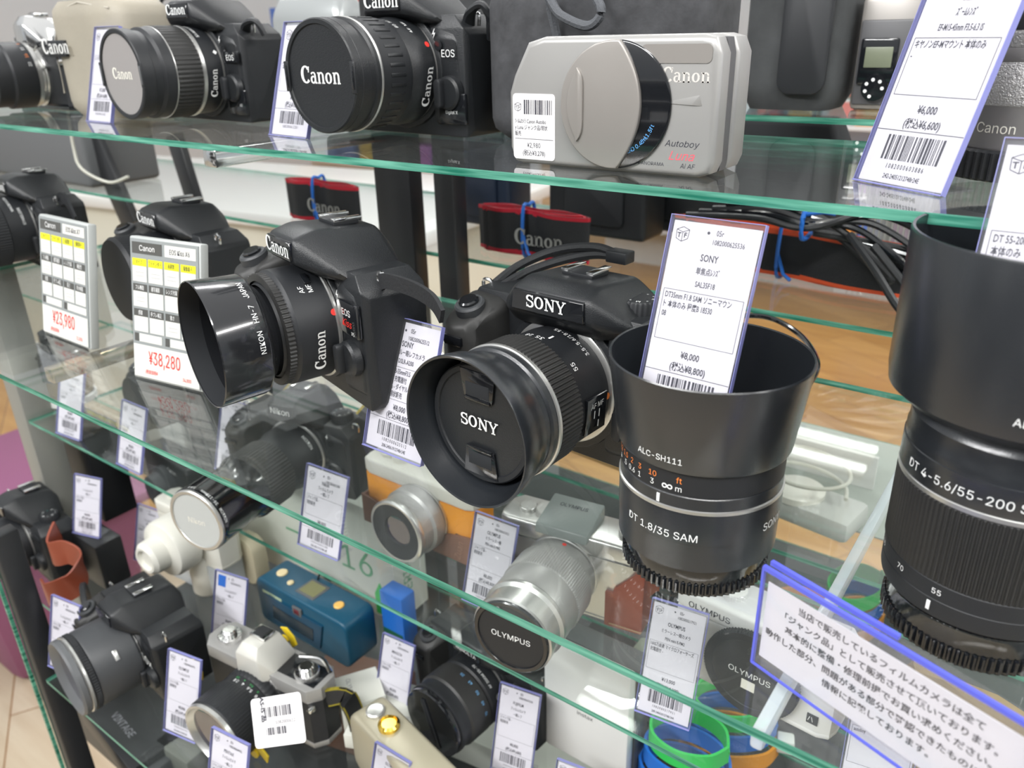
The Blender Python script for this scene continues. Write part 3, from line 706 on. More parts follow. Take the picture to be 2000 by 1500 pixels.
def strap(parent, pts, w, mat, name='strap', trim=None, th=.0011):
    """flat webbing through world/local points, standing on edge when up is given"""
    P = smooth(pts, 7); b = MB(); n = len(P)
    for off, ww, m_, tt in ([(0, w, mat, th)] + ([(s * w * .46, w * .08, trim, th * 1.15) for s in (-1, 1)] if trim else [])):
        vs, fs = [], []
        for i, p in enumerate(P):
            t = (P[min(i + 1, n - 1)] - P[max(i - 1, 0)]).normalized(); up = Vector((0, 0, 1))
            if abs(t.dot(up)) > .9: up = Vector((0, 1, .2))
            s_ = t.cross(up).normalized(); u = s_.cross(t).normalized(); c = p + u * off
            vs += [c + u * ww / 2 + s_ * tt, c + u * ww / 2 - s_ * tt, c - u * ww / 2 - s_ * tt, c - u * ww / 2 + s_ * tt]
            if i:
                k = 4 * i
                for q in range(4): fs.append((k - 4 + q, k - 4 + (q + 1) % 4, k + (q + 1) % 4, k + q))
        fs += [(0, 1, 2, 3), (4 * n - 1, 4 * n - 2, 4 * n - 3, 4 * n - 4)]
        b.add(vs, fs, m_)
    return b.build(name, parent)
# ================================================================ SECOND SHELF: the sharp foreground things
def lens_stack(root, M, rings):
    out = []
    for nm, prof, mat, kn in rings:
        b = MB(); b.lathe(prof, mat, 96, M, kn); out.append(b.build(nm, root))
    return out

# ---- black DSLR with the alpha mark, hooded zoom and capped lens
root, LM, g = slr('digital_reflex_camera', 'black reflex camera with hooded capped zoom, white maker name and orange mark, at the centre', (-.2185, .343, ZB), -4, W=131, H=86, hump=102, D=44, grip=24, mx=9, mz=44,
    brand='SONY', bsize=6.9, hump_w=(54, 92), badge={'at': (42, 72), 'plate': 0, 't': [('α', 17, INKO, 0, -4, 0, .03)]}, mount_r=36, humpfront=-14)
b = MB(); b.lathe([(31, 2), (32.6, 3), (33.2, 8), (33.8, 30), (34.4, 31)], BLKM, 96, LM)
ring_text(b, '3.5-5.6/18-55', 3.6, INKW, 33.7, 9, 66, LM, bold=.01); ring_text(b, '55', 4.4, INKW, 33.9, 23, 42, LM, bold=.01); ring_text(b, '35', 4.4, INKW, 33.9, 23.5, 84, LM, bold=.01); ring_text(b, '28', 4.0, INKW, 33.9, 23.5, 96, LM)
rule(b, 0, 0, .1, 0, .1, INKW, LM)
b.add([(p[0], p[1], 0) for p in bar(-2, 0, 2, 0, 1.1)[0]], [(0, 1, 3, 2)], INKW, LM @ RZ(78) @ T(33.95, 0, 20) @ RY(90))
q = LM @ RZ(-4) @ T(34.1, 0, 17) @ RY(90)
b.box(-9, 9, -12, 9, -1.5, .6, BLKG, .5, M=q)
b.text('AF MF', 4.4, INKW, q @ T(0, 2.5, .65), 0, fx=.9); rule(b, -2, -3.6, -2, 1, .8, INKW, q @ T(0, 0, .65)); rule(b, 2.2, -3.6, 2.2, 1, .8, INKW, q @ T(0, 0, .65)); rule(b, 2, -9.5, 2, -5.5, .8, INKW, q @ T(0, 0, .65))
b.disc(1.9, .1, INKO, 16, LM @ RZ(3) @ T(33.4, 0, 5.5) @ RY(90))
lens = b.build('zoom_lens', root)
lens_stack(lens, LM, [('zoom_ring', [(34.4, 30), (36, 31), (36.2, 48), (35, 49)], RUB, (96, .75, 31, 48)),
    ('silver_band', [(35.2, 48.6), (36.4, 49), (36.4, 50.6), (35.6, 51)], SILV, None),
    ('front_barrel', [(35.6, 50.8), (35.8, 55), (34.6, 56), (34.6, 60), (33, 61)], HOODM, None),
    ('lens_hood', [(33, 60), (36, 61.2), (36.6, 66), (38.6, 70), (40, 80.5), (39.6, 81.6), (38.6, 81.2), (36.2, 71), (33, 62)], HOODM, None)])
pinch_cap(lens, LM, 32, 64, 'SONY', style='centre', wsize=6.6, depth=5.5, yshift=0)
# camera strap rising behind the camera and towards its neighbour
SBK = plain('strap_black_ribbed', (.014, .015, .017), .7, bump=.8, bscale=500)
b = MB()
for k in range(2): b.tube(smooth([(-.066 + .006 * k, .018, .083), (-.060 + .006 * k, .035, .092 - .003 * k), (-.040 + .005 * k, .048, .102 - .005 * k), (-.015, .054, .106 - .004 * k), (.004, .054, .102)], 7), .0028, SBK, 8)
b.box(-.006, .008, .048, .058, .100, .107, BLKM, .001); b.build('neck_strap', root)


# ---- black DSLR with rangefinder-era metal hood, raised on a clear riser
RZb = ZB + .026
t = thing('acrylic_riser', 'clear acrylic riser lifting the black reflex camera with the wide round hood', 'display riser', (-.352, .325, ZB + .0003), -16)
b = MB(); b.box(-.05, .05, -.012, .04, .0225, .0255, ACR); b.box(-.05, -.047, -.012, .04, 0, .0225, ACR); b.box(.047, .05, -.012, .04, 0, .0225, ACR); b.build('riser_shell', t)
root, LM, g = slr('digital_reflex_camera', 'black reflex camera with wide round metal hood and small red and white badge', (-.364, .297, RZb - .002), -16.5, W=131, H=79, hump=100, D=42, grip=26, mx=8, mz=43,
    dial='left', brand='Canon', bsize=9, hump_w=(40, 86), badge={'at': (43, 56), 't': [('EOS', 5.6, INKW, 0, 0, 0, .03), ('Kiss', 6.4, INKR, -.5, -6.5, .35, .03), ('X5', 3.2, INKW, 6, -10.5, 0, 0)]}, humpfront=-18)
b = MB(); b.lathe([(32, 2), (34, 3), (34.2, 26), (32.5, 27.5), (31.5, 31), (28, 32), (27, 34)], BLKM, 96, LM)
q = LM @ RZ(-12) @ T(34.3, 0, 12) @ RY(90); b.word('Canon', 7.0, INKW, q @ RZ(90))
ring_text(b, 'AF', 4.2, INKW, 34.3, 16, 50, LM); ring_text(b, 'MF', 4.2, INKW, 34.3, 11, 50, LM); b.box(-2, 2, -4, 4, -1, 1.0, BLKG, .4, M=LM @ RZ(62) @ T(34.2, 0, 12) @ RY(90))
b.disc(2.0, .1, INKR, 18, LM @ RZ(22) @ T(34.2, 0, 3.6) @ RY(90))
ring_text(b, 'LENS EF 50mm 1:1.8 II', 3.4, INKW, 30, 30.4, 80, LM)
lens = b.build('lens', root)
lens_stack(lens, LM, [('focus_ring', [(29, 28.2), (33.2, 28.6), (33.2, 32.5), (29, 33)], RUB, (80, .6, 28.5, 32.6)),
    ('metal_band', [(34, 1.2), (35.2, 1.5), (35.2, 3), (34, 3.4)], SILV, None)])
b = MB(); b.lathe([(25.5, 32), (26.5, 36), (30.5, 40), (34.5, 42.5), (35.2, 44), (36.2, 70), (35.8, 70.6), (35.4, 70.2), (34.2, 46), (25.5, 41)], plain('gloss_enamel_black', (.014, .015, .017), .16, coat=.5), 96, LM)
ring_text(b, 'NIKON', 4.2, INKW, 35.4, 46.5, 10, LM, bold=.02); ring_text(b, 'HN-7', 4.2, INKW, 35.4, 46.5, 36, LM, bold=.02); ring_text(b, 'JAPAN', 4.2, INKW, 35.4, 46.5, 62, LM, bold=.02)
b.build('lens_hood', lens)
b = MB(); b.lathe([(34.3, 46.2), (35.3, 69.8)], HOODI, 96, LM); b.disc(25, 40, LENSG, 64, LM); b.build('hood_lining', lens)
strap(root, [(.049, .018, .069), (.058, .016, .076), (.080, .020, .076), (.100, .020, .074), (.112, .018, .069)], .0085, plain('strap_black_ribbed', (0, 0, 0)), 'neck_strap')

# ---- standing prime lens with hood turned up
def standing_lens(name, label, loc, rz=0):
    return thing(name, label, 'lens', loc, rz)
MV = mmM()
root = standing_lens('standing_lens', 'black prime lens standing on its toothed rear cap, hood up, price card inside', (-.1145, .2925, ZB + .0002))
b = MB(); b.lathe([(0, .1), (31, .1), (32.6, 1), (32.6, 6), (31.6, 6.5)], BLKG, 96, MV, (72, 1.3, .9, 6.2)); b.build('rear_cap', root)
b = MB(); b.lathe([(31.4, 6.2), (31.8, 7), (31.8, 14), (32.4, 14.4)], BLKG, 96, MV)
b.build('mount_skirt', root)
b = MB(); b.lathe([(32.4, 14), (34.6, 15), (34.8, 28), (35.1, 28.4), (35.2, 42), (35, 43)], HOODM, 96, MV)
ring_text(b, 'DT 1.8/35 SAM', 5.0, INKW, 35.15, 30, -94, MV, bold=.01); ring_text(b, 'SONY', 5.4, INKW, 35.15, 31, -7, MV, bold=.02)
barrel = b.build('barrel', root)
b = MB(); b.lathe([(35, 43), (35.5, 43.2), (35.5, 44.5), (34.8, 44.8)], SILV, 96, MV); b.build('silver_band', barrel)
b = MB(); b.lathe([(34.8, 44.7), (34.8, 50), (34.2, 50.6)], HOODM, 96, MV)
b.box(-.7, .7, -2.0, 2.0, 0, .3, INKW, .1, M=RZ(-95.6) @ MV @ T(34.8, 0, 47.2) @ RY(90) @ RZ(90)); b.build('index_band', barrel)
b = MB(); b.lathe([(34.2, 50.4), (34.9, 51), (34.9, 60.5), (33.6, 61.5)], BLKM, 96, MV)
for a, f_, m_ in ((-142.6, '1.2', '.4'), (-131.6, '1.5', '.5'), (-121.6, '2', '0.6'), (-112.6, '3', '1'), (-101, '10', '3')):
    ring_text(b, f_, 3.6, INKO, 34.95, 56.2, a, MV, bold=.01); ring_text(b, m_, 3.6, INKW, 34.95, 52.4, a, MV, bold=.01)
ring_text(b, '∞', 5.5, INKW, 34.95, 52.0, -89.5, MV, bold=.01); ring_text(b, 'ft', 3.8, INKO, 34.95, 56.2, -81.6, MV, bold=.02); ring_text(b, 'm', 3.8, INKW, 34.95, 52.4, -81.6, MV, bold=.02)
b.build('focus_ring', barrel)
b = MB(); b.lathe([(33.4, 61), (36.2, 61.5), (36.9, 63), (41.6, 99.6), (41.2, 100.2), (40.5, 99.8), (36.2, 66), (30, 64.5), (0, 64.5)], HOODM, 128, MV)
ring_text(b, 'ALC-SH111', 3.7, INKW, 37.6, 66, -95, MV, bold=.01); b.build('lens_hood', root)
price_card((-.1430, .281, ZB + .069), (-.1025, .2795, ZB + .069), (1300, 418), 'white price card leaning inside the standing prime lens hood, price 8,000', 'SONY', ('単焦点ﾚﾝｽﾞ', 'SAL35F18'),
    ('DT35mm F1.8 SAM ソニーマウン', 'ト 本体のみ 程度B 18530', '08'), '¥8,000', '(税込¥8,800)', '625536', '242-24061912748r24E', seed=3)

# ---- tall telezoom at the right edge
root = standing_lens('standing_lens', 'tall black telephoto zoom lens at the right edge, standing with its wide hood up', (-.0045, .314, ZB + .0002))
b = MB(); b.lathe([(0, .1), (31.5, .1), (33, 1), (33, 7), (32, 7.5)], BLKG, 96, MV, (72, 1.4, .9, 7.2)); b.build('rear_cap', root)
b = MB(); b.lathe([(31.8, 7), (32, 15), (34, 19), (35.4, 20)], BLKG, 96, MV); b.build('mount_skirt', root)
b = MB(); b.lathe([(35.3, 19.6), (35.6, 21), (35.7, 26.8), (35.4, 27.1), (35.7, 27.4), (35.8, 34), (35.4, 34.4)], BLKM, 128, MV)
b.box(-.7, .7, -2.0, 2.0, 0, .3, INKW, .1, M=RZ(-111) @ MV @ T(35.7, 0, 23.8) @ RY(90) @ RZ(90))
for a, s in ((-108, '55'), (-134.6, '70'), (-163, '100'), (-185, '135')): ring_text(b, s, 3.3, INKW, 35.75, 29.6, a, MV, bold=.02)
barrel = b.build('barrel', root)
b = MB(); b.lathe([(35.4, 34.2), (36.3, 35), (36.5, 66), (35.6, 66.6)], RUB, 96, MV, (116, .7, 34.9, 66.2)); b.build('zoom_ring', barrel)
b = MB(); b.lathe([(35.6, 66.3), (36.5, 66.8), (36.5, 68.4), (36, 68.8)], SILV, 96, MV); b.build('silver_band', barrel)
b = MB(); b.lathe([(36, 68.6), (36.4, 69.2), (36.4, 80), (36, 80.3), (36, 84), (35.5, 85), (35.6, 91), (33.8, 93.6), (33.8, 97)], HOODM, 128, MV)
ring_text(b, 'DT 4-5.6/55-200 SAM', 5.0, INKW, 36.45, 72.4, -104, MV, bold=.02); b.build('front_barrel', barrel)
b = MB(); b.lathe([(33.8, 95), (40, 97), (45.4, 101.5), (46.2, 107), (46.8, 157), (46.4, 158), (45.4, 157.8), (44.6, 104), (36, 99), (0, 99)], HOODM, 128, MV)
ring_text(b, 'ALC-SH102', 3.9, INKW, 46.2, 107, -78, MV, bold=.02); b.build('lens_hood', root)
price_card((-.030, .302, ZB + .1012), (.015, .302, ZB + .1012), (1975, 232), 'white price card leaning in the tall telephoto lens hood at the right edge', 'SONY', ('望遠ﾚﾝｽﾞ', 'SAL55200'),
    ('DT 55-200mm F4-5.6', '本体のみ'), '¥9,800', '(税込¥10,780)', '', '', dot=False, seed=4, H=.088)

# ---- price cards and electronic labels of the second shelf
price_card(on(710, 868, ZB), on(822, 912, ZB), (745, 613), 'white price card beside the camera with the orange mark, price 8,000', 'SONY', ('デジタル一眼レフカメラ', 'DSLR-A200'),
    ('レンズ DT18-55mmF3.5', '1020万画素 充電器付', 'ジャンク品 - ダイヤル', '操作困難 現状販売'), '¥8,000', '(税込¥8,800)', '625512', '208-24061912748r24E', seed=5)
finish = shelf_label
p0, p1 = on(85, 648, ZB), on(178, 684, ZB)
shelf_label(p0, p1, .098, 'grey and white electronic price label showing 23,980 in red', '¥23,980', '21,800', 'EOS Kiss X7')
p0, p1 = on(262, 735, ZB), on(383, 764, ZB)
shelf_label(p0, p0 + (p1 - p0) * 1.1, .101, 'grey and white electronic price label showing 38,280 in red, partly behind the round hood', '¥38,280', '34,800', 'EOS Kiss X6')

# ---- two black DSLRs at the left of the second shelf
p = on(40, 640, ZB)
root, LM, g = slr('digital_reflex_camera', 'black reflex camera at the left edge of the second shelf, behind the 23,980 label', (-.915, .375, ZB + .0003), -6, dial='left', brand='Canon', hump_w=(40, 84), mz=44, badge=None)
b = MB(); b.lathe([(31, 2), (34, 3), (34, 26), (35.5, 27), (35.5, 45), (36.5, 46), (37.5, 66), (35, 68), (33.5, 67), (32, 60), (0, 60)], BLKM, 96, LM, (80, .5, 27, 45)); ring_text(b, 'MACRO 0.25m', 3.6, INKW, 34, 16, 60, LM); ring_text(b, 'STABILIZER', 3.4, INKW, 34, 10, 30, LM); b.build('zoom_lens', root)
strap(root, [(.045, .02, .07), (.07, .02, .078), (.10, .015, .06)], .012, BLKM, 'neck_strap')
root, LM, g = slr('digital_reflex_camera', 'black reflex camera behind the 38,280 label, with a thin white string', (-.622, .362, ZB + .0003), -8, dial='left', brand='Canon', hump_w=(40, 80), mz=44,
    badge={'at': (43, 56), 't': [('EOS', 5.6, INKW, 0, 0, 0, .03), ('Kiss', 6.0, INKR, -.5, -6.5, .35, .03)]})
b = MB(); b.lathe([(31, 2), (33, 3), (33, 20), (34.5, 22), (34.5, 40), (35, 44), (33, 47), (0, 47)], BLKM, 96, LM, (80, .5, 22, 40)); b.build('zoom_lens', root)
b = MB(); b.tube(smooth([(.05, -.004, .068), (.058, -.008, .050), (.054, -.01, .040), (.064, -.006, .052), (.072, -.004, .060)], 6), .0006, WHT, 5); b.build('string_tie', root)

# ---- loop of black cord beside the prime lens
b = MB(); b.tube(smooth([on(1380, 632, ZB + .012), on(1430, 618, ZB + .012), on(1500, 620, ZB + .012), on(1560, 652, ZB + .010), on(1594, 700, ZB + .008), on(1590, 735, ZB + .006), on(1560, 768, ZB + .004), on(1520, 790, ZB + .003)], 8), .0021, BLKG, 10)
tag(b.build('cord'), 'loop of thick black cord curling around behind the standing prime lens', 'cord')

# ---- clear sign holder with a notice
o0 = Vector((-.067, .2415, ZB + .0006)); ang = -18.5; Ls = .094; Hs = .044
root = thing('sign_holder', 'clear acrylic sign holder with blue edges and a Japanese notice, leaning at lower right', 'sign', o0, ang)
b = MB(); b.box(0, Ls, -.0012, 0, 0, Hs, ACR); b.box(0, Ls, .003, .004, 0, Hs, ACR); b.box(Ls - .0012, Ls, 0, .055, 0, Hs, ACR); b.box(0, Ls, 0, .05, 0, .001, ACR); b.build('clear_panels', root)
b = MB(); e = .0009
b.box(0, Ls, -.0016, -.0002, Hs - e, Hs + e, ACRB); b.box(0, Ls * .52, .0026, .0042, Hs - e, Hs + e, ACRB); b.box(-.0004, .0006, -.0014, 0, 0, Hs, ACRB); b.box(0, Ls, -.0018, -.001, 0, .0008, ACRB); b.box(Ls - e, Ls + e, 0, .055, Hs - e, Hs + e * 1.4, ACRB); b.box(Ls - e, Ls + e, -.0016, .0002, 0, Hs, ACRB)
b.build('blue_edges', root)
b = MB(); b.box(.0015, Ls - .003, .0008, .0012, .0035, Hs - .0065, PAPER); paper = b.build('notice_paper', root)
b = MB(); Mn = T(0, .0006, 0) @ RX(90) @ Matrix.Scale(.001, 4)
for i, s in enumerate(('当店で販売しているフィルムカメラは全て', '「ジャンク品」として販売させて頂いております。', '基本的に整備・修理前提でお買い求めください。', '動作した部分、問題がある部分で確認できたものに関して', '情報に記載しております。')):
    b.text(s, 3.5, INKK, Mn @ T(47, 32 - i * 5.6, 0), .012, fx=.97)
b.build('printing', paper)
# ================================================================ TOP SHELF
# ---- silver compact film camera
bl = Vector((-.2590, .3525, ZA)); Wc, yaw, Hc, Dc = 114.5, 0, 61.5, 38
root = thing('compact_film_camera', 'silver compact film camera with round sliding cover and white price sticker, top shelf', 'camera', bl, yaw)
b = MB(); b.M = mmM(); S_ = SILP
def cf(x): return x * Wc / 134
prof = [(0, 8), (3, 1), (8, 0), (Wc - 8, 0), (Wc - 2, 2), (Wc, 7), (Wc, Hc - 8), (Wc - 3, Hc - 1.5), (Wc - 9, Hc), (22, Hc), (12, Hc - 2.5), (3, Hc - 18), (0, Hc - 26)]
b.prism(prof, -13, 0, S_, 3.2, 4, M=FRONT @ T(0, 0, 0)); b.build('front_shell', root)
b = MB(); b.M = mmM(); ins = 1.3
b.prism([(max(ins, min(Wc - ins, x)), max(ins, min(Hc - ins, y))) for x, y in prof], -20, -12.4, plain('graphite_plastic', (.09, .09, .095), .4), 0, M=FRONT)
b.hull([(Wc - 1.6, 22, 10 + k) for k in (0, 14)] + [(Wc - .6, 22, 10), (Wc - .6, 22, 24), (Wc - 1.6, 26, 10), (Wc - 1.6, 26, 24), (Wc - .6, 26, 10), (Wc - .6, 26, 24)], GREYP); b.build('centre_band', root)
b = MB(); b.M = mmM(); b.prism(prof, -Dc, -20, S_, 3.2, 4, M=FRONT); b.build('back_shell', root)
cx, cz, rr = Wc * .555, Hc * .50, 29.0
b = MB(); b.M = mmM(); b.lathe([(rr, -1), (rr, 1.0), (rr - .8, 1.5), (0, 1.5)], BLKG, 96, T(cx, 0, cz) @ RX(90)); win = b.build('black_window', root)
b = MB(); b.M = mmM()
import itertools
for i, ch in enumerate('MACRO 0.45m\\1.5ft'):
    a = R(-74 + i * 3.25); q = T(cx, -1.65, cz) @ RX(90) @ T((rr - 6) * math.cos(a), (rr - 6) * math.sin(a), 0) @ RZ(math.degrees(a) + 90)
    if ch != ' ': b.text(ch, 2.8, INKB, q, .02)
b.build('lettering', win)
# sliding cover: round disc bitten off by the window's crescent
out = []
for i in range(49): a = R(84 + (276 - 84) * i / 48); out.append((rr * math.cos(a), rr * math.sin(a)))
x_e, y_e = rr * math.cos(R(84)), rr * math.sin(R(84))
for i in range(1, 24):
    t_ = -1 + 2 * i / 24; out.append((x_e + (1 - t_ * t_) * 11.5, y_e * t_))
b = MB(); b.M = mmM(); b.prism(out, 0, 3.2, SILP2, .9, 3, M=T(cx, -1.0, cz) @ RX(90)); cov = b.build('sliding_cover', root)
b = MB(); b.M = mmM()
gl = [(-22 + 5.5 * math.sin(math.pi * (i / 16)) * -1 + 3, -17 + 34 * i / 16) for i in range(17)] + [(-19 + 3.4 * (1 - abs(1 - 2 * i / 16) ** 6), 17 - 34 * i / 16) for i in range(17)]
b.prism([(x, y) for x, y in gl][::-1], 0, 1.6, SILP2, .8, 2, M=T(cx, -3.9, cz) @ RX(90)); b.build('thumb_grip', cov)
b = MB(); b.M = mmM()
Fm = lambda x, z, y=-.08: T(x, y, z) @ FRONT
b.word('Canon', 6.6, plain('embossed_light_silver', (.75, .72, .68), .3, .2), Fm(Wc - 16, Hc - 20, -.1))
b.text('Autoboy', 4.0, INKK, Fm(Wc - 16, 13.6), .0, fx=1.15, shear=.3); b.text('Luna', 5.8, plain('pink_red_ink', (.85, .12, .16), .5), Fm(Wc - 16, 7.6), .01, fx=1.05, shear=.4)
b.text('PANORAMA', 2.3, INKK, Fm(Wc - 31, 4.4), 0, fx=1.1); b.text('Ai AF', 3.2, INKK, Fm(Wc - 12.5, 4.0), 0, shear=.2)
b.hull([(Wc - 28, -.02, Hc - 29), (Wc - 8.5, -.02, Hc - 25), (Wc - 7, -.02, Hc - 30), (Wc - 12, -.5, Hc - 29.6)], S_, .2)
b.build('lettering', root)
b = MB(); b.M = mmM(); b.prism(rrect(0, Wc * .30, 0, 8, 2.5), 0, .25, SILP2, 0, M=T(Wc - 4 - Wc * .30, -.1, Hc - 12) @ FRONT); b.build('flash_window', root)
# sticker
b = MB(); b.M = mmM(); b.prism(rrect(3, 29, 2.5, 35, 2), 0, .25, PAPER, 0, M=Fm(0, 0, 0)); st = b.build('price_sticker', root)
b = MB(); q = mmM(T(0, -.32 * .001, 0) @ FRONT) if 0 else mmM() @ T(0, -.36, 0) @ FRONT
cube_logo(b, 6.2, 28.5, 4, INKK, q); barcode(b, 10, 27, 25, 32, INKK, q, 9, 26)
for i, s in enumerate(('ﾌｨﾙﾑｶﾒﾗ Canon Autobo', 'y Luna ジャンク品/現状', '販売')): b.text(s, 2.7, INKK, q @ T(4.2, 20.6 - i * 3.1, 0), 0, align='l', fx=.74)
rule(b, 4.2, 12.8, 28, 12.8, .2, INKK, q); b.text('¥2,980', 3.3, INKK, q @ T(16, 8.6, 0), 0, fx=.8); b.text('(税込¥3,278)', 3.3, INKK, q @ T(16, 4.6, 0), 0, fx=.8); b.build('printing', st)

# ---- price cards of the top shelf
price_card(on(1668, 352, ZA), on(1838, 385, ZA), (1780, -5), 'large white price card at the upper right, price 6,000, on the top shelf', 'Canon', ('ｽﾞｰﾑﾚﾝｽﾞ', 'EF-M15-45mm F3.5-6.3 IS'), ('キヤノンEF-Mマウント 本体のみ', '-'), '¥6,000', '(税込¥6,600)', '603886', '242-24051212748r24E', seed=11, H=.094)
price_card((-.490, .377, ZA), (-.4445, .372, ZA), (562, 45), 'white price card left of the large ribbed zoom lens on the top shelf', 'Canon', ('デジタル一眼レフ', 'EOS Kiss X'), ('本体 レンズ付',), '¥9,800', '(税込¥10,780)', '612201', '', seed=12)
price_card((-.7347, .3725, ZA), (-.691, .370, ZA), (188, 55), 'white price card in front of the beige leather case on the top shelf', 'Canon', ('デジタル一眼レフ',), ('レンズ付',), '¥12,800', '(税込¥14,080)', '612202', '', seed=13)

# ---- black DSLR with ribbed zoom, capped
root, LM, g = slr('digital_reflex_camera', 'black reflex camera with large ribbed zoom and black front cap on the top shelf', (-.403, .428, ZA), -2, W=127, H=75, hump=94, D=42, grip=24, mx=8, mz=41,
    dial='left', brand='Canon', bsize=9, hump_w=(38, 78), badge={'at': (44, 20), 't': [('Kiss', 6.4, INKR, 0, 1, .35, .04), ('Digital X', 3.0, INKW, 0, -5, 0, .01)]}, mount_r=33)
b = MB(); b.M = mmM(); b.text('EOS', 6.5, INKW, T(43, -1.4, 50) @ FRONT, .02); b.build('lettering', root)
b = MB(); b.lathe([(32, 2), (33.6, 3), (33.8, 12), (33, 18), (30.5, 22), (31, 24)], BLK, 96, LM)
q = LM @ RZ(-15) @ T(33.9, 0, 8) @ RY(90); b.word('Canon', 7.2, INKW, q @ RZ(90)); ring_text(b, 'AF  MF', 3.8, INKW, 33.6, 12, 55, LM); ring_text(b, '80  50  35', 3.8, INKW, 32.2, 19, 72, LM)
b.disc(1.9, .1, INKR, 16, LM @ RZ(30) @ T(33.7, 0, 6) @ RY(90)); lens = b.build('zoom_lens', root)
b = MB(); b.lathe([(31, 24), (33.2, 25), (33.6, 29), (33.8, 46), (34, 50), (33, 51)], BLKM, 96, LM)
for i in range(36):
    b.box(-6.5, 6.5, -1.1, 1.1, -.2, .5, BLK, .6, M=LM @ RZ(i * 10) @ T(33.7, 0, 37.5) @ RY(90))
b.build('zoom_ring', lens)
lens_stack(lens, LM, [('silver_band', [(33.8, 51), (34.6, 51.2), (34.6, 52), (34, 52.4)], SILV, None), ('front_barrel', [(34, 52.2), (34.2, 55), (32.8, 56), (32.8, 60), (33.8, 61), (33.8, 67), (33, 68), (30, 68)], BLK, None)])
pinch_cap(lens, LM, 33.6, 68, 'Canon', BLK, BLK, wsize=10.5, depth=5)
b = MB(); b.tube(smooth([(.048, .014, .066), (.054, .010, .076), (.062, .012, .080), (.066, .016, .070), (.062, .022, .060)], 6), .0042, BLKM, 8, .6); b.build('neck_strap', root)

# ---- black DSLR with grey cap
root, LM, g = slr('digital_reflex_camera', 'black reflex camera with silver-banded zoom and pale grey front cap on the top shelf', (-.632, .428, ZA), -3, W=129, H=75, hump=96, D=42, grip=24, mx=8, mz=40,
    dial='left', brand='Canon', bsize=8, hump_w=(38, 80), badge={'at': (44, 18), 't': [('Kiss', 6.0, INKR, 0, 1, .35, .04), ('X2', 3.0, INKW, 6, -5, 0, .01)]}, mount_r=33)
b = MB(); b.M = mmM(); b.box(34, 55, -1.6, 0, 46, 55, BLKG, .8); b.text('EOS', 6.0, INKW, T(44, -1.75, 48) @ FRONT, .02); b.build('lettering', root)
b = MB(); b.lathe([(32, 2), (33.4, 3), (33.8, 14), (34, 18)], BLKM, 96, LM); q = LM @ RZ(-15) @ T(33.9, 0, 9) @ RY(90); b.word('Canon', 6.2, INKW, q @ RZ(90)); ring_text(b, 'STABILIZER', 4, INKW, 33.7, 12, 68, LM, bold=.02); b.disc(1.9, .1, INKW, 4, LM @ RZ(25) @ T(33.7, 0, 6) @ RY(90))
lens = b.build('zoom_lens', root)
lens_stack(lens, LM, [('silver_band', [(33.6, 18), (34.8, 18.2), (34.8, 21), (34, 21.3)], SILV, None), ('zoom_ring', [(34, 21), (34.8, 22), (34.8, 42), (34, 43)], RUB, (64, .8, 22, 42)),
    ('thin_band', [(34, 43), (34.6, 43.2), (34.6, 43.9), (34, 44)], SILV, None), ('front_barrel', [(34, 43.8), (33.8, 52), (31.5, 54), (31.5, 60), (33, 61), (33, 66), (31, 67)], BLKM, None)])
pinch_cap(lens, LM, 33.2, 66, 'Canon', plain('grey_cap', (.28, .265, .26), .4), BLKM, wsize=8.5, depth=5, wmat=plain('pale_ink', (.8, .78, .7), .5))
b = MB(); b.tube(smooth([(.048, .014, .066), (.056, .010, .074), (.066, .012, .076), (.070, .016, .066)], 6), .004, BLKM, 8, .6); b.build('neck_strap', root)

# ---- beige leather case
def loft_case(name, label, x0, x1, y0, y1, z0, h, mat, cat='case', r=.02, bulge=0.0, parts=True):
    root = thing(name, label, cat, ((x0 + x1) / 2, (y0 + y1) / 2, z0)); w, dd = (x1 - x0) / 2, (y1 - y0) / 2
    rings = 14; n = 40; vs, fs = [], []
    for j in range(rings + 1):
        t = j / rings; z = h * t; k = 1 - .0 * t
        s = 1.0 if .12 < t < .88 else 1 - .16 * (abs(t - .5) - .38) ** 2 / .0144
        for i in range(n):
            a = 2 * math.pi * i / n; c, si = math.cos(a), math.sin(a); p = .42
            vs.append((w * s * math.copysign(abs(c) ** p, c), dd * s * math.copysign(abs(si) ** p, si), z))
    for j in range(rings):
        for i in range(n): fs.append((j * n + i, j * n + (i + 1) % n, (j + 1) * n + (i + 1) % n, (j + 1) * n + i))
    fs += [tuple(range(n))[::-1], tuple(range(rings * n, rings * n + n))]
    b = MB(); b.add(vs, fs, mat); b.build('case_body', root, 50); return root, w, dd
BEI = plain('beige_leather', (.34, .31, .25), .6, bump=.5, bscale=300, var=.25, vscale=14)
root, w, dd = loft_case('camera_case', 'beige leather camera case with metal maker name on the top shelf', -.822, -.70, .398, .458, ZA, .098, BEI)
b = MB(); b.box(-w - .001, -w + .032, -dd - .003, -dd + .004, .052, .066, BLKM, .001); b.word('Canon', .0135, WHT, T(-w + .016, -dd - .0034, .0545) @ FRONT); b.build('name_plate', root)
b = MB(); b.tube([(-w * .9, -dd * .98, .02), (-w * .95, -dd * .9, .06), (-w * .6, -dd * .9, .09), (0, -dd * .9, .096), (w * .8, -dd * .9, .09)], .0009, plain('beige_piping', (.42, .39, .33), .6), 6); b.build('piping', root)

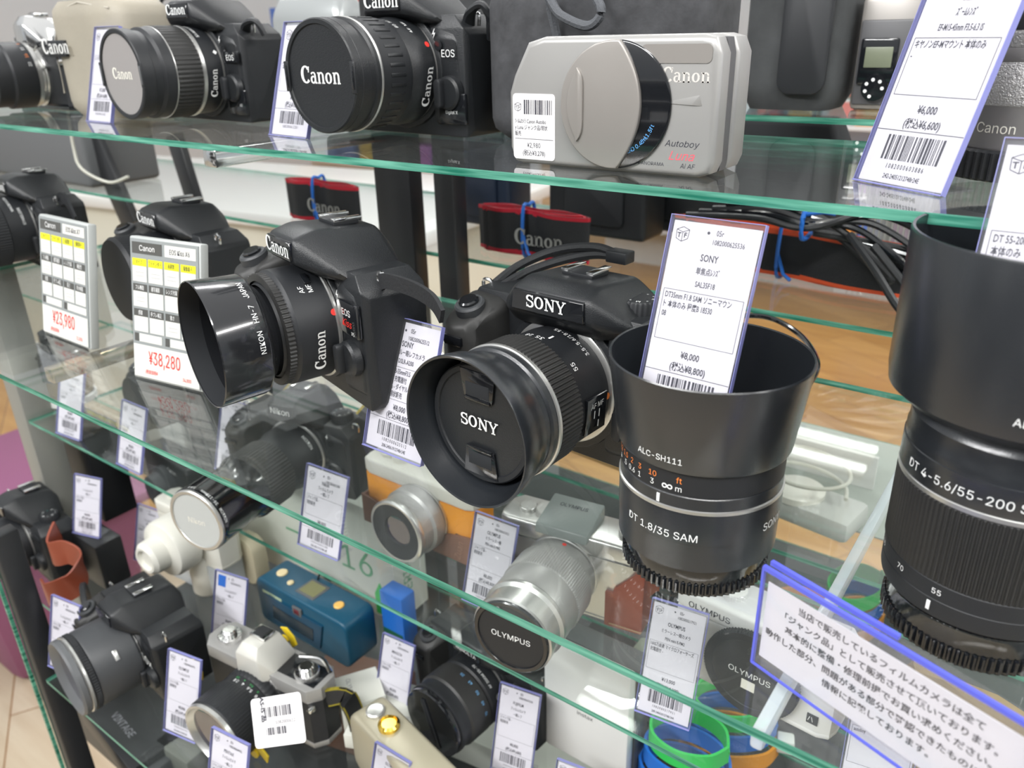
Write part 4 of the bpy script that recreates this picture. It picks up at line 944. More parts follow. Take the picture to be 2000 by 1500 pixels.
# ---- chrome-topped film SLR at the far left
def film_slr(name, label, loc, rz, top, bodym, prismm, lens_z, capm=None, W=140, brand='', name_ink=INKK, grp=None, H=66, hump=90):
    root = thing(name, label, 'camera', loc, rz, grp); b = MB(); b.M = mmM()
    b.prism([(-W / 2 + 8, -2), (W / 2 - 8, -2), (W / 2, 8), (W / 2, 24), (W / 2 - 8, 32), (-W / 2 + 8, 32), (-W / 2, 24), (-W / 2, 8)], 6, H - 14, bodym, 0); body = b.build('body', root)
    for z0, z1, nm in ((0, 6, 'base_plate'), (H - 14, H, 'top_plate')):
        b = MB(); b.M = mmM(); b.prism([(-W / 2 + 8, -2.6), (W / 2 - 8, -2.6), (W / 2 + .5, 7.5), (W / 2 + .5, 24.5), (W / 2 - 8, 32.6), (-W / 2 + 8, 32.6), (-W / 2 - .5, 24.5), (-W / 2 - .5, 7.5)], z0, z1, top, 1, 2); b.build(nm, root)
    b = MB(); b.M = mmM()
    b.hull([(-15, -9, H - 12), (15, -9, H - 12), (-13, -9, hump - 9), (13, -9, hump - 9), (-9, -3, hump), (9, -3, hump), (-22, 2, H), (22, 2, H), (-9, 24, hump - 3), (9, 24, hump - 3), (-20, 30, H), (20, 30, H)], prismm, 1.2, 2)
    if brand: b.text(brand, 6, name_ink, T(0, -9.3, H - 6) @ FRONT, .02)
    b.build('prism_housing', root)
    b = MB(); b.M = mmM(); b.box(-9, 9, 6, 20, hump - 1, hump + 2.5, CHR, .8); b.box(-6, 6, 7, 19, hump + 2.2, hump + 2.9, BLKM); b.build('hot_shoe', root)
    for x, nm, r in ((48, 'shutter_dial', 11), (-48, 'rewind_knob', 11)):
        b = MB(); b.M = mmM(); b.lathe([(r, -1), (r, 4), (r - 1, 5), (0, 5)], CHR, 48, T(x, 14, H), (40, .5, -2, 4.2)); b.lathe([(r * .6, 4), (r * .6, 9), (r * .5, 10), (0, 10)], CHR, 32, T(x, 14, H))
        for i in range(12): b.box(-.3, .3, 7, 9.5, 5, 5.2, INKK, M=T(x, 14, H) @ RZ(i * 30))
        b.build(nm, root)
    b = MB(); b.M = mmM(); b.box(20, 64, 4, 28, H - .5, H + .4, BLKG, .3); b.tube(smooth([(30, 24, H + 5), (50, 30, H + 6), (68, 22, H + 5)], 5), 2, CHR, 6, .6); b.build('advance_lever', root)
    b = MB(); b.M = mmM(); b.lathe([(3, 0), (3.4, 3), (2.5, 6), (0, 6.6)], CHR, 16, T(W / 2 - 6, 2, H - 20) @ RX(90)); b.build('sync_terminal', root)
    b = MB(); b.M = mmM(); b.lathe([(2.5, 0), (2.8, 3), (0, 4)], CHR, 16, T(34, -2, H - 24) @ RX(90)); b.build('self_timer', root)
    LM = AX(0, 0, 34); b = MB(); b.lathe([(31, 0), (31, 3), (29, 4)], CHR, 64, LM); b.build('mount_ring', root)
    return root, LM
root, LM = film_slr('film_reflex_camera', 'black and chrome film reflex camera with worn lens, far left of the top shelf', (-.93, .432, ZA), -4, BLKG, BLKM, CHR, 0, brand='Nikon')
b = MB(); b.lathe([(29, 3), (29.5, 6), (31, 8), (31, 12)], SILV, 64, LM); b.lathe([(31, 12), (32, 13), (32, 34), (30, 36), (30, 50), (27, 51), (26, 46), (0, 44)], BLKM, 64, LM)
for i, s in enumerate(('22', '16', '11', '8', '5.6', '4')): ring_text(b, s, 4, INKO if i % 2 else INKW, 32, 16, 20 + i * 16, LM, bold=.02)
b.build('lens', root)

# ---- soft black pouch with cord behind the silver compact, and the things on the rear shelf
VELV = plain('mottled_black_suede', (.05, .051, .055), .85, bump=.8, bscale=220, var=.7, vscale=90)
p0, p1 = on(1005, 232, ZA).xy, None
root, w, dd = loft_case('soft_pouch', 'mottled black suede pouch with cord loop behind the silver compact camera', -.335, -.185, .424, .49, ZA, .092, VELV)
b = MB(); b.tube(smooth([(-.012, -dd - .004, .058), (-.014, -dd - .01, .080), (-.004, -dd - .014, .072), (.014, -dd - .014, .066), (.022, -dd - .014, .074), (.008, -dd - .010, .088), (-.006, -dd - .006, .098)], 8), .0026, plain('grey_cord', (.09, .095, .105), .8, bump=1, bscale=900), 8); b.build('cord_loop', root)
b = MB(); b.tube(smooth([(-.018, -dd - .006, .080), (-.012, -dd - .014, .088), (-.016, -dd - .016, .096)], 5), .0012, BLUE, 6); b.build('blue_tie', root)
root, w, dd = loft_case('soft_pouch', 'padded black nylon case beside the mottled pouch, behind the silver compact', -.375, -.30, .50, .56, ZA + .001, .085, BLKM)
q0 = aty(1452, 205, .66); q1 = aty(1640, 205, .66)
FELT = plain('worn_grey_black_felt', (.045, .048, .05), .8, bump=.5, bscale=260, var=.6, vscale=40)
root, w, dd = loft_case('camera_case', 'large black padded camera case standing on the rear top shelf', q0.x, q1.x, .64, .71, RA, .14, FELT)
b = MB(); b.prism(rrect(-.018, .018, .012, .095, .01), 0, .004, BLKM, .0015, M=T(w * .35, -dd - .001, 0) @ FRONT); b.build('front_pocket', root)
q0 = aty(1655, 190, .66); q1 = aty(1772, 190, .66)
root = thing('compact_camera', 'silver and graphite compact camera seen from its back on the rear top shelf', 'camera', ((q0.x + q1.x) / 2, .665, RA)); w = (q1.x - q0.x) / 2
b = MB(); b.box(-w, w, 0, .03, 0, .078, SILP2, .004); b.box(-w + .002, w - .002, -.002, .001, .004, .062, plain('graphite_plastic', (0, 0, 0)), .002); b.build('body', root)
b = MB(); b.box(-w + .004, w * .45, -.0045, -.001, .018, .05, BLKG, .003); b.box(-w + .008, w * .3, -.005, -.004, .030, .044, plain('lcd_green_grey', (.18, .2, .14), .3), .001); b.build('rear_display', root)
b = MB(); b.lathe([(.009, 0), (.009, .003), (0, .0035)], BLKG, 32, T(-w * .15, -.0025, .016) @ RX(90))
for i in range(6): b.disc(.0013, .0037, INKW, 10, T(-w * .15, -.0025, .016) @ RX(90) @ RZ(i * 50) @ T(.006, 0, 0))
b.build('control_dial', root)

# ---- silver zoom lens behind the big card
root = standing_lens('standing_lens', 'silver and grey zoom lens standing at the upper right behind the price card', (-.030, .432, ZA + .0002)); CV = plain('silver_knurl', (.55, .54, .54), .35, .6, bump=2.0, bscale=1400)
b = MB(); b.lathe([(0, .1), (32, .1), (33.5, 1), (33.5, 12), (31, 13)], BLKM, 96, MV, (60, 1, .9, 12.2)); b.build('rear_cap', root)
b = MB(); b.lathe([(30, 12.5), (30.5, 14), (30.5, 30), (31, 31)], plain('lens_dark_silver', (.30, .29, .29), .35, .5), 96, MV); q_ = MV
b.word('Canon', 6.5, plain('pale_ink', (0, 0, 0)), None, cyl=(.0306, R(-118), .020)) if 0 else ring_text(b, 'Canon', 6, plain('pale_ink', (0, 0, 0)), 30.5, 20, -112, MV, bold=.02)
br_ = b.build('barrel', root)
lens_stack(br_, MV, [('zoom_ring', [(31, 31), (31.5, 32), (31.5, 47), (31, 48)], CV, None), ('plain_ring', [(31, 48), (31.3, 48.5), (31.3, 53), (31, 53.5)], plain('lens_dark_silver', (0, 0, 0)), None), ('focus_ring', [(31, 53.5), (31.3, 54), (31.3, 59), (30, 60)], CV, None)])
b = MB(); b.lathe([(30, 60), (30.5, 61), (30.5, 74), (29, 77), (0, 77)], DGREY, 96, MV); b.build('front_cap', root)
# ================================================================ THIRD SHELF
def mirrorless(name, label, loc, rz, W, H, D, top, front, mz=None, mx=0, grip=None, band=True, brand='', ink=INKK, topglass=False):
    """flat rangefinder-shaped camera; front faces -y"""
    root = thing(name, label, 'camera', loc, rz); b = MB(); b.M = mmM(); x0, x1 = -W / 2 - mx, W / 2 - mx
    o = [(x0 + 9, 0), (x1 - 9, 0), (x1 - 2, 3), (x1, 10), (x1, D - 8), (x1 - 6, D), (x0 + 6, D), (x0, D - 8), (x0, 10), (x0 + 2, 3)]
    b.prism(o, 4, H - 15, front, 0); b.build('body', root)
    b = MB(); b.M = mmM(); b.prism([(x * 1.004, y * 1.02 - .3) for x, y in o], H - 15, H, top, 2.6, 3)
    if brand: b.text(brand, 6.5, ink, T(x0 + 26, -.7, H - 10) @ FRONT, .02)
    b.build('top_plate', root)
    b = MB(); b.M = mmM(); b.prism([(x * 1.004, y * 1.02 - .3) for x, y in o], 0, 4.5, top, 1.5, 2); b.build('base_plate', root)
    for x, r, h in ((x0 + 18, 7, 3), (x0 + 34, 9, 4.5), (x1 - 16, 8, 3.5)):
        b = MB(); b.M = mmM(); b.lathe([(r, -1), (r, h - .6), (r - .8, h), (0, h)], top, 40, T(x, D * .5, H), (30, .35, -1, h - .6)); b.build('top_dial', root)
    mz = mz or H * .47
    b = MB(); b.lathe([(29, -1), (29, 2), (27.5, 3), (25, 3)], SILV, 64, AX(0, 0, mz)); b.build('mount_ring', root)
    return root, AX(0, 0, mz), (x0, x1)
# ---- orange and silver mirrorless
root, LM, (x0, x1) = mirrorless('mirrorless_camera', 'orange and silver mirrorless camera with silver pancake lens on the third shelf', (-.406, .415, ZC), 0, 126, 66, 34, IVORY, ORANGE, mx=6)
b = MB(); b.lathe([(27, 3), (29.5, 4), (29.5, 14), (28.5, 15), (27.5, 16), (27.5, 26), (28, 27)], SILP, 72, LM, (90, .3, 5, 13)); ln = b.build('pancake_lens', root)
lens_stack(ln, LM, [('front_ring', [(28, 27), (28.6, 28), (28.4, 32), (27, 33), (25.5, 33)], SILV, None)])
b = MB(); b.lathe([(25.6, 32.8), (17, 31), (14, 30.4), (13, 28)], BLKM, 72, LM); b.disc(13.5, 28.6, LENSG, 48, LM); ring_text(b, 'M.ZUIKO 14-42mm', 2.4, INKW, 22, 32, 90, LM) if 0 else None; b.build('lens_face', ln)
b = MB(); b.M = mmM(); b.box(x1 - 20, x1 - 9, -1.2, 1, 20, 26, BLKG, .6); b.box(x1 - 19, x1 - 13, -1.5, 0, 21, 25, SILV, .3); b.build('release_switch', root)
b = MB(); b.M = mmM(); n = 24; out = []
for i in range(n + 1): t_ = i / n; out.append((x0 - 2 + (x1 - x0 + 4) * t_, 24 - 16 * math.exp(-((t_ - .5) / .2) ** 2) + 14 * abs(t_ - .5) ** 1.5))
b.prism([(x0 - 2, 0), (x1 + 2, 0)] + out[::-1], -.1, 2.2, BROWN, .7, M=T(0, -.6, 0) @ FRONT); b.box(x0 - 2.6, x0 - .4, 0, 34, 0, 28, BROWN, .6); b.box(x1 + .4, x1 + 2.6, 0, 34, 0, 28, BROWN, .6)
b.text('Zuan', 9, plain('embossed_brown', (.3, .15, .09), .5), T(x1 - 12, -3, 12) @ FRONT @ RZ(75)); b.build('leather_half_case', root)
# ---- silver mirrorless with flash and leather half case
root, LM, (x0, x1) = mirrorless('mirrorless_camera', 'silver mirrorless camera with grey flash block and long silver lens on the third shelf', (-.263, .413, ZC), 8, 116, 70, 34, SILV, SILV, mx=-4, mz=36)
b = MB(); b.lathe([(26, 3), (28.5, 4), (28.5, 10), (30, 14), (30.5, 16)], SILP, 72, LM); b.disc(1.6, .1, INKR, 14, LM @ RZ(80) @ T(28.6, 0, 7) @ RY(90)); ln = b.build('zoom_lens', root)
lens_stack(ln, LM, [('zoom_ring', [(30.5, 16), (31, 17), (31, 38), (30, 39)], SILP, (100, .5, 17, 38)), ('smooth_barrel', [(30, 39), (30.2, 58), (29.8, 59)], SILP, None), ('front_ring', [(29.6, 59), (30.6, 60), (30.6, 63), (28.5, 65), (28.5, 74), (29.5, 75), (29.5, 80), (28, 81)], SILV, None)])
pinch_cap(ln, LM, 28.2, 80, 'OLYMPUS', BLKM, BLKG, wsize=6.5, depth=3, serif=False, style='plain')
b = MB(); b.M = mmM(); b.hull([(-21, -5, 66), (21, -5, 66), (-21, 32, 66), (21, 32, 66), (-21, -2, 73), (21, -2, 73), (-21, 32, 80), (21, 32, 80)], plain('flash_grey', (.23, .26, .25), .35), 1.5, 2); b.text('OLYMPUS', 5, INKK, T(0, 20, 78.0) @ RX(11.6) @ T(0, 0, .0)); b.build('flash_unit', root)
b = MB(); b.M = mmM(); o = [(x0 - 2, -2), (x0 + 22, -3), (x0 + 22, 2), (x1 - 26, 2), (x1 - 26, -3), (x1 + 2, -2), (x1 + 3, 36), (x0 - 3, 36)]; b.prism(o, -.0, 30, REDL, 0)
b.hull([(x1 - 24, -3, 0), (x1 + 3, -2, 0), (x1 - 24, 36, 0), (x1 + 3, 36, 0), (x1 - 20, -3, 34), (x1 + 3, -2, 58), (x1 + 3, 30, 58), (x1 - 20, 34, 34)], REDL, 1.5, 2)
b.hull([(x0 - 3, -3, 0), (x0 + 22, -3, 0), (x0 - 3, 36, 0), (x0 + 22, 36, 0), (x0 - 3, -3, 55), (x0 + 14, -3, 34), (x0 - 3, 30, 55), (x0 + 14, 34, 34)], REDL, 1.5, 2); b.build('leather_half_case', root)
b = MB(); b.M = mmM()
for i in range(24): b.box(x1 - 22 + i * 1.05, x1 - 21.4 + i * 1.05, -3.6, -2.6, 2.2, 2.9, plain('thread_tan', (.7, .5, .3), .6))
b.build('stitching', root)
b = MB(); b.tube(smooth([(.062, .01, .055), (.076, .004, .056), (.088, 0, .045), (.084, -.004, .035), (.072, 0, .038)], 6), .005, BLKG, 8, .5); b.build('strap_clip', root)
# ---- white mirrorless with black body cap
root, LM, (x0, x1) = mirrorless('mirrorless_camera', 'white mirrorless camera with black body cap on the third shelf, behind the clear sign', (-.110, .402, ZC), -4, 112, 66, 34, WHT, WHT, mx=4, brand='OLYMPUS')
b = MB(); b.lathe([(26, 3), (31.5, 4), (31.5, 8), (30.5, 9), (25.5, 9), (25, 8.4)], BLKM, 96, LM, (90, .6, 4, 8)); b.disc(25.5, 8.5, BLK, 64, LM); b.text('OLYMPUS', 6.2, INKW, LM @ T(0, -2, 8.6), .02); b.box(-4.5, 4.5, -12, -4.6, 8.5, 8.7, plain('pale_ink', (.8, .78, .7), .5), M=LM)
b.build('body_cap', root)
b = MB(); b.M = mmM(); b.box(x1 - 16, x1 - 9, -1.0, 0, 10, 17, BLKM, .2); rule(b, x1 - 15, 12, x1 - 14, 15.5, .4, INKW, T(0, -1.1, 0) @ FRONT); rule(b, x1 - 13, 15.5, x1 - 12, 12, .4, INKW, T(0, -1.1, 0) @ FRONT); b.build('format_badge', root)
b = MB(); b.M = mmM(); b.box(x0 + 4, x1 - 6, 4, 30, 62, 70, ACR, 2); b.build('clear_top_cover', root)
# ---- black DSLR with long zoom poking over the shelf edge
root, LM, g = slr('film_reflex_camera', 'black reflex camera with long lens and grey front cap poking past the third shelf edge', (-.567, .418, ZC), 11, W=140, H=74, hump=102, D=44, grip=20, mz=42, brand='Nikon', bserif=False, hump_w=(36, 72), dial='right')
b = MB(); b.lathe([(31, 2), (31, 20), (29, 24), (29, 40)], BLKM, 72, LM); ring_text(b, 'NIKON', 5, INKW, 31, 10, 40, LM, bold=.02); ln = b.build('zoom_lens', root)
lens_stack(ln, LM, [('zoom_ring', [(29, 40), (31, 41), (31, 72), (29.5, 74)], RUB, (60, .7, 41, 72)), ('front_barrel', [(29.5, 74), (27.5, 80), (27.5, 96), (28.5, 99), (28.5, 122), (29, 123), (29, 128), (27.5, 129)], BLKG, None)])
b = MB(); b.M = Matrix.Identity(4); 
for a, s in ((20, 'NIKKOR'), (58, '35-135mm'), (96, '1:3.5')): ring_text(b, s, 3.6, INKW, 28.9, 124, a, LM, bold=.02)
b.build('lettering', ln)
pinch_cap(ln, LM, 28.5, 128, 'Nikon', plain('satin_grey_cap', (.46, .48, .47), .5), SILV, wsize=7.5, depth=3, serif=False, style='plain', wmat=plain('pale_ink', (0, 0, 0)))
b = MB(); Y_ = plain('yellow_print', (.55, .42, .03), .5)
strap(root, [(.062, .03, .072), (.09, .04, .10), (.105, .03, .07), (.098, .02, .035), (.09, .0, .018)], .026, BLKM, 'neck_strap', Y_)
strap(root, [(-.06, .035, .08), (-.03, .07, .115), (.03, .08, .12), (.07, .06, .105)], .026, BLKM, 'strap_pad', Y_)
# ---- small standing zoom with white cap at far left
root = standing_lens('standing_lens', 'small black zoom lens standing at the far left of the third shelf', on(95, 795, ZC) + Vector((0, .028, 0)))
b = MB(); b.lathe([(0, 0), (29, .1), (30, 1), (30, 8), (28, 9)], WHT, 64, MV); b.build('rear_cap', root)
b = MB(); b.lathe([(26, 9), (27, 10), (27, 14), (29, 16), (29, 34)], plain('brassy_black', (.2, .14, .04), .3, .6), 64, MV); b.build('mount_skirt', root)
b = MB(); b.lathe([(29, 34), (32, 36), (32, 62), (31, 64)], BLKM, 64, MV, (50, .8, 36, 62)); b.build('zoom_ring', root)
b = MB(); b.lathe([(31, 64), (33, 65), (33, 68), (31, 69), (30, 72), (18, 73), (17, 90), (0, 90)], BLKG, 64, MV); b.build('front_group', root)
# ---- tan suede pouch and white box at the right
SUE = plain('tan_suede', (.42, .30, .13), .9, bump=.6, bscale=260, var=.3, vscale=25)
p = on(1900, 1440, ZC)
root = thing('drawstring_pouch', 'tan suede pouch lying under the clear sign at the lower right', 'pouch', (.015, .40, ZC), -12)
vs, fs = [], []; n, k = 28, 12
for j in range(k + 1):
    t_ = j / k; w_ = .062 * (1 - .35 * t_ ** 2); d_ = .028 * (1 - t_ ** 2.2 * .8)
    for i in range(n):
        a = 2 * math.pi * i / n; vs.append((w_ * math.cos(a) * (1 + .05 * math.sin(3 * a + j)), d_ * math.sin(a), .075 * t_ + .003 * math.sin(5 * a)* t_ ))
for j in range(k):
    for i in range(n): fs.append((j * n + i, j * n + (i + 1) % n, (j + 1) * n + (i + 1) % n, (j + 1) * n + i))
fs += [tuple(range(n))[::-1], tuple(range(k * n, k * n + n))]
b = MB(); b.add(vs, fs, SUE); b.build('pouch_body', root, 60)
b = MB(); b.tube(smooth([(-.05, -.012, .062), (-.064, -.016, .07), (-.072, -.02, .066), (-.06, -.02, .058)], 6), .0022, SUE, 6); b.build('drawstring', root)
b = MB(); b.tube([(.0, -.026, .058), (.03, -.028, .046), (.06, -.026, .03)], .0009, plain('zip_brass', (.6, .42, .12), .3, .8), 6); b.build('zip', root)
b = MB(); b.box(-.03, .045, 0, .05, 0, .028, plain('glossy_white_card', (.82, .82, .8), .25), .002); o = b.build('small_box', None, loc=(.052, .355, ZC), rz=R(-14)); tag(o, 'small white cardboard box beside the tan suede pouch at the lower right', 'box')
# ---- black cameras seen small behind the cards at the left of the third shelf
root, LM, g = slr('digital_reflex_camera', 'black reflex camera under the two electronic price labels on the third shelf', (-.79, .43, ZC), -6, W=128, H=70, hump=94, brand='Canon', dial=False, bsize=8)
b = MB(); b.lathe([(31, 2), (33, 3), (33, 30), (31, 34), (31, 44), (0, 44)], BLKM, 64, LM); b.build('zoom_lens', root)
# ---- cards
GP = 'small white price cards on the third shelf'
def small_card(bl, br, tl, z, label, brand='', pr='¥8,800', tx='(税込¥9,680)', seed=1, blue=False, lean=18, W=None, H=None, t1='フィルムカメラ', t2='一眼レフ'):
    r_ = price_card(on(*bl, z) if not isinstance(bl, Vector) else bl, on(*br, z) if not isinstance(br, Vector) else br, tl, label, brand, (t1, t2), ('ジャンク品 -', '現状販売'), pr, tx, '%06d' % (600000 + seed * 137), '208-24061912748r24E', seed=seed, W=W, H=H, lean=lean)
    if blue:
        sl = [c for c in r_.children if c.name.startswith('paper')][0]; b = MB(); b.box(.004, .014, .0006, .0009, (H or .075) - .016, (H or .075) - .004, BLUE, M=RX(-lean)); b.build('blue_sticker', sl)
    return r_
small_card((110, 845), (156, 862), (118, 715), ZC, 'white price card beside the small standing zoom at the far left', seed=21)
small_card((228, 905), (274, 928), (243, 780), ZC, 'white price card seen partly through green glass, left of centre, below the 38,280 label', seed=22)
small_card((420, 915), (472, 935), (432, 825), ZC, 'white price card to the left of the long black zoom lens', seed=23, H=.075)
small_card((582, 1062), (660, 1096), (595, 905), ZC, 'white price card right of the long black zoom lens, on the third shelf', 'Nikon', seed=24, t1='フィルムカメラ')
small_card((903, 1170), (983, 1205), (935, 998), ZC, 'white price card between the orange camera and the silver camera', 'OLYMPUS', '¥8,000', '(税込¥8,800)', seed=25, t1='ミラーレス一眼', t2='PEN mini E-PM2')
price_card(on(1240, 1387, ZC), on(1345, 1427, ZC), (1290, 1168), 'white price card for 13,000 in front of the white mirrorless camera', 'OLYMPUS', ('ミラーレス一眼カメラ', 'PEN mini E-PM2'), ('1605万画素 マイクロフォーサーズ', '充電器付 -'), '¥13,000', '(税込¥14,300)', '217921', '209-24062012748r24A', seed=26)
price_card(on(1630, 1560, ZC), on(1745, 1600, ZC), (1655, 1400), 'white price card for 24,800 half hidden under the clear sign', '', (), ('autoboy', ''), '¥24,800', '(税込¥27,280)', '', '', dot=False, seed=27, H=.06)
# ================================================================ LOWER SHELF
# ---- blue compact film camera
Yb = .388; pl = aty(497, 1125, Yb); pr_ = aty(672, 1213, Yb); Wb = (pr_.x - pl.x) * 1000
root = thing('compact_film_camera', 'dark blue compact film camera with amber buttons on the lower shelf', 'camera', (pl.x, Yb, ZD), 0)
Hb = (pl.z - ZD) * 1000
b = MB(); b.M = mmM(); b.prism(rrect(0, Wb, 0, Hb, 9), -40, 0, NAVY, 3, 3, M=FRONT); b.build('body', root)
b = MB(); b.M = mmM(); b.prism([(Wb * .09, 8), (Wb * .70, 8), (Wb * .76, Hb * .72), (Wb * .12, Hb * .74)], 0, 2.2, plain('deep_blue_panel', (.005, .05, .10), .35), 1, 2, M=FRONT); b.prism([(Wb * .18, 14), (Wb * .64, 14), (Wb * .66, Hb * .55), (Wb * .2, Hb * .58)], 2.0, 2.8, plain('dark_window', (.004, .02, .035), .25), .4, M=FRONT); b.build('front_cover', root)
b = MB(); b.M = mmM(); b.box(Wb * .44, Wb * .54, -2.8, 0, Hb - 19, Hb - 9, GREYP, 1); b.box(Wb * .46, Wb * .52, -3.1, -2, Hb - 17, Hb - 11, plain('dark_red_glass', (.12, .01, .02), .15), .5); b.build('viewfinder_window', root)
b = MB(); b.M = mmM(); b.box(Wb * .08, Wb * .30, -.5, .2, Hb - 15, Hb - 12, plain('pale_yellow_strip', (.5, .6, .4), .5)); b.text('Konica', 3, INKK, T(Wb * .19, -.6, Hb - 14.6) @ FRONT); b.build('name_strip', root)
AMB = plain('amber_button', (.85, .50, .12), .35); CRB = plain('cream_button', (.8, .66, .38), .4)
for x, r, m_, y in ((.15, 6, CRB, 20), (.30, 3.6, CRB, 14), (.80, 5.4, AMB, 18)):
    b = MB(); b.M = mmM(); b.lathe([(r, -1), (r, 1.2), (r - 1, 2), (0, 2)], m_, 32, T(Wb * x, y, Hb)); b.build('button', root)
b = MB(); b.M = mmM(); b.box(Wb * .40, Wb * .60, 8, 32, Hb - .5, Hb + .6, GREYP, .5); b.box(Wb * .42, Wb * .58, 11, 29, Hb + .4, Hb + .9, plain('lcd_olive', (.2, .2, .09), .25)); b.build('status_display', root)
b = MB(); b.M = mmM(); b.tube(smooth([(Wb * .44, 34, Hb), (Wb * .46, 36, Hb + 7), (Wb * .52, 36, Hb + 6), (Wb * .54, 40, Hb + 1)], 5), 1.2, BLKG, 6); b.build('strap_loop', root)
# ---- white and green film box behind it
CART = plain('cream_white_carton', (.74, .75, .68), .5); GRN = plain('vivid_green_print', (.03, .55, .10), .5); GR2 = plain('soft_green_print', (.16, .42, .24), .5)
q0 = aty(470, 1070, .455); q1 = aty(745, 1200, .455)
root = thing('film_carton', 'white and green carton printed 16 behind the blue film camera', 'carton', (q0.x - .005, .455, ZD), 2); Wx = q1.x - q0.x + .02; Hx = .135
b = MB(); b.box(0, Wx, 0, .05, 0, Hx, CART, .001); bd = b.build('carton_shell', root)
b = MB(); q = T(0, -.0003, 0) @ FRONT
b.prism([(.004, .108), (.062, .108), (.062, .122), (.004, .122)], 0, .0002, GRN, 0, M=q); b.text('SUPERIA', .010, INKW, T(0, -.0007, 0) @ FRONT @ T(.033, .1115, 0), .03)
b.text('フジカラー', .011, GR2, q @ T(.035, .09, 0), .02); b.text('16', .044, GR2, q @ T(Wx * .80, .048, .0002), -.005); b.text('ーン', .034, GR2, q @ T(Wx * .50, .052, .0002), 0)
b.prism([(Wx - .03, .004), (Wx - .014, .004), (Wx - .014, .03), (Wx - .022, .046), (Wx - .03, .03)], 0, .0002, GRN, 0, M=q); b.build('printing', bd)
b = MB(); b.text('SUPERIA X-TRA', .018, GR2, T(Wx + .0003, .026, .065) @ RZ(90) @ FRONT @ RZ(90)); b.build('side_printing', bd)
b = MB(); b.box(0, .03, 0, .02, 0, .075, BLUE, .002); b.box(.002, .028, -.0006, 0, .01, .03, plain('dark_green_print', (.01, .09, .05), .5)); tag(b.build('small_box', None, loc=(pr_.x + .006, .430, ZD)), 'small bright blue box wedged between the blue camera and the white carton', 'box')
# ---- chrome film SLR
root, LM = film_slr('film_reflex_camera', 'chrome and black film reflex camera with green-numbered lens on the lower shelf', (-.512, .300, ZD), 6, SILP, BLKM, plain('pale_silver_paint', (.66, .65, .6), .4, .2), 0, hump=92, W=138)
b = MB(); b.lathe([(30, 3), (31.5, 5), (31.5, 12), (30, 14)], BLKM, 72, LM, (40, .6, 5, 12)); b.lathe([(30, 14), (31, 15), (31, 24), (32.5, 26), (32.5, 52), (31.5, 53)], BLKM, 72, LM, (70, .4, 26, 50))
GN = plain('green_number', (.05, .5, .12), .5)
for i, s in enumerate(('16', '11', '8', '5.6', '4', '2.8')): ring_text(b, s, 4, INKW, 31, 19.5, 20 + i * 15, LM, bold=.03); ring_text(b, s, 2.6, GN, 31, 16.3, 23 + i * 15, LM, bold=.03)
ln = b.build('lens', root)
b = MB(); b.lathe([(31.5, 53), (32, 54), (31.5, 57), (29.5, 57.5), (27, 54), (24, 52)], SILV, 72, LM); b.build('filter_ring', ln)
b = MB(); b.disc(29, 53, LENSG, 64, LM); ring_text(b, 'MC', 3, GN, 27, 53, 100, LM); b.build('front_glass', ln)
for i, (x, y, z) in enumerate(((-.068, -.012, .040), (.0, .042, .066), (.030, -.034, .012))):
    b = MB(); b.prism([(-.004, -.011), (.005, -.009), (.007, .0), (.004, .010), (-.004, .012), (-.001, 0)], 0, .002, YEL, .0006, M=T(x, y, z) @ FRONT @ RZ(30 * i)); b.lathe([(.0045, 0), (.0045, .002), (0, .002)], YEL, 20, T(x - .006, y - .001, z - .004) @ FRONT); b.build('yellow_tie', root)
strap(root, [(.068, .012, .05), (.085, .02, .052), (.09, .024, .02), (.07, .03, .003)], .018, BLKM, 'neck_strap', plain('olive_trim', (.3, .25, .02), .6))
# ---- bridge camera with big zoom
root, LM, g = slr('bridge_camera', 'black bridge camera with large grey-rimmed 50 times zoom at the lower left', (-.662, .262, ZD), -6, W=122, H=72, hump=96, D=52, grip=26, mx=8, mz=40, mat=BLK, hump_w=(36, 66), dial='left', mount_r=34)
b = MB(); b.M = mmM(); b.text('50x', 13, INKW, T(42, -1.6, 44) @ FRONT, .04); b.build('lettering', root)
b = MB(); b.lathe([(36, 2), (37.5, 4), (37.5, 40), (36.5, 42)], DGREY, 96, LM); q = LM @ RZ(35) @ T(37.6, 0, 22) @ RY(90); b.box(-2, 2, -5, 5, 0, .8, SILV, .4, M=q); ln = b.build('zoom_barrel', root)
lens_stack(ln, LM, [('control_ring', [(36.5, 42), (38, 43), (38, 47), (36.5, 48)], BLKM, (90, .6, 43, 47)), ('chrome_ring', [(36.5, 48), (38, 49), (38, 51), (36.5, 52)], SILV, None), ('front_ring', [(36.5, 52), (37.5, 53), (37.5, 57), (36, 59), (33, 57), (28, 52)], GREYP, None)])
b = MB(); b.disc(30, 53, LENSG, 64, LM); b.build('front_glass', ln)
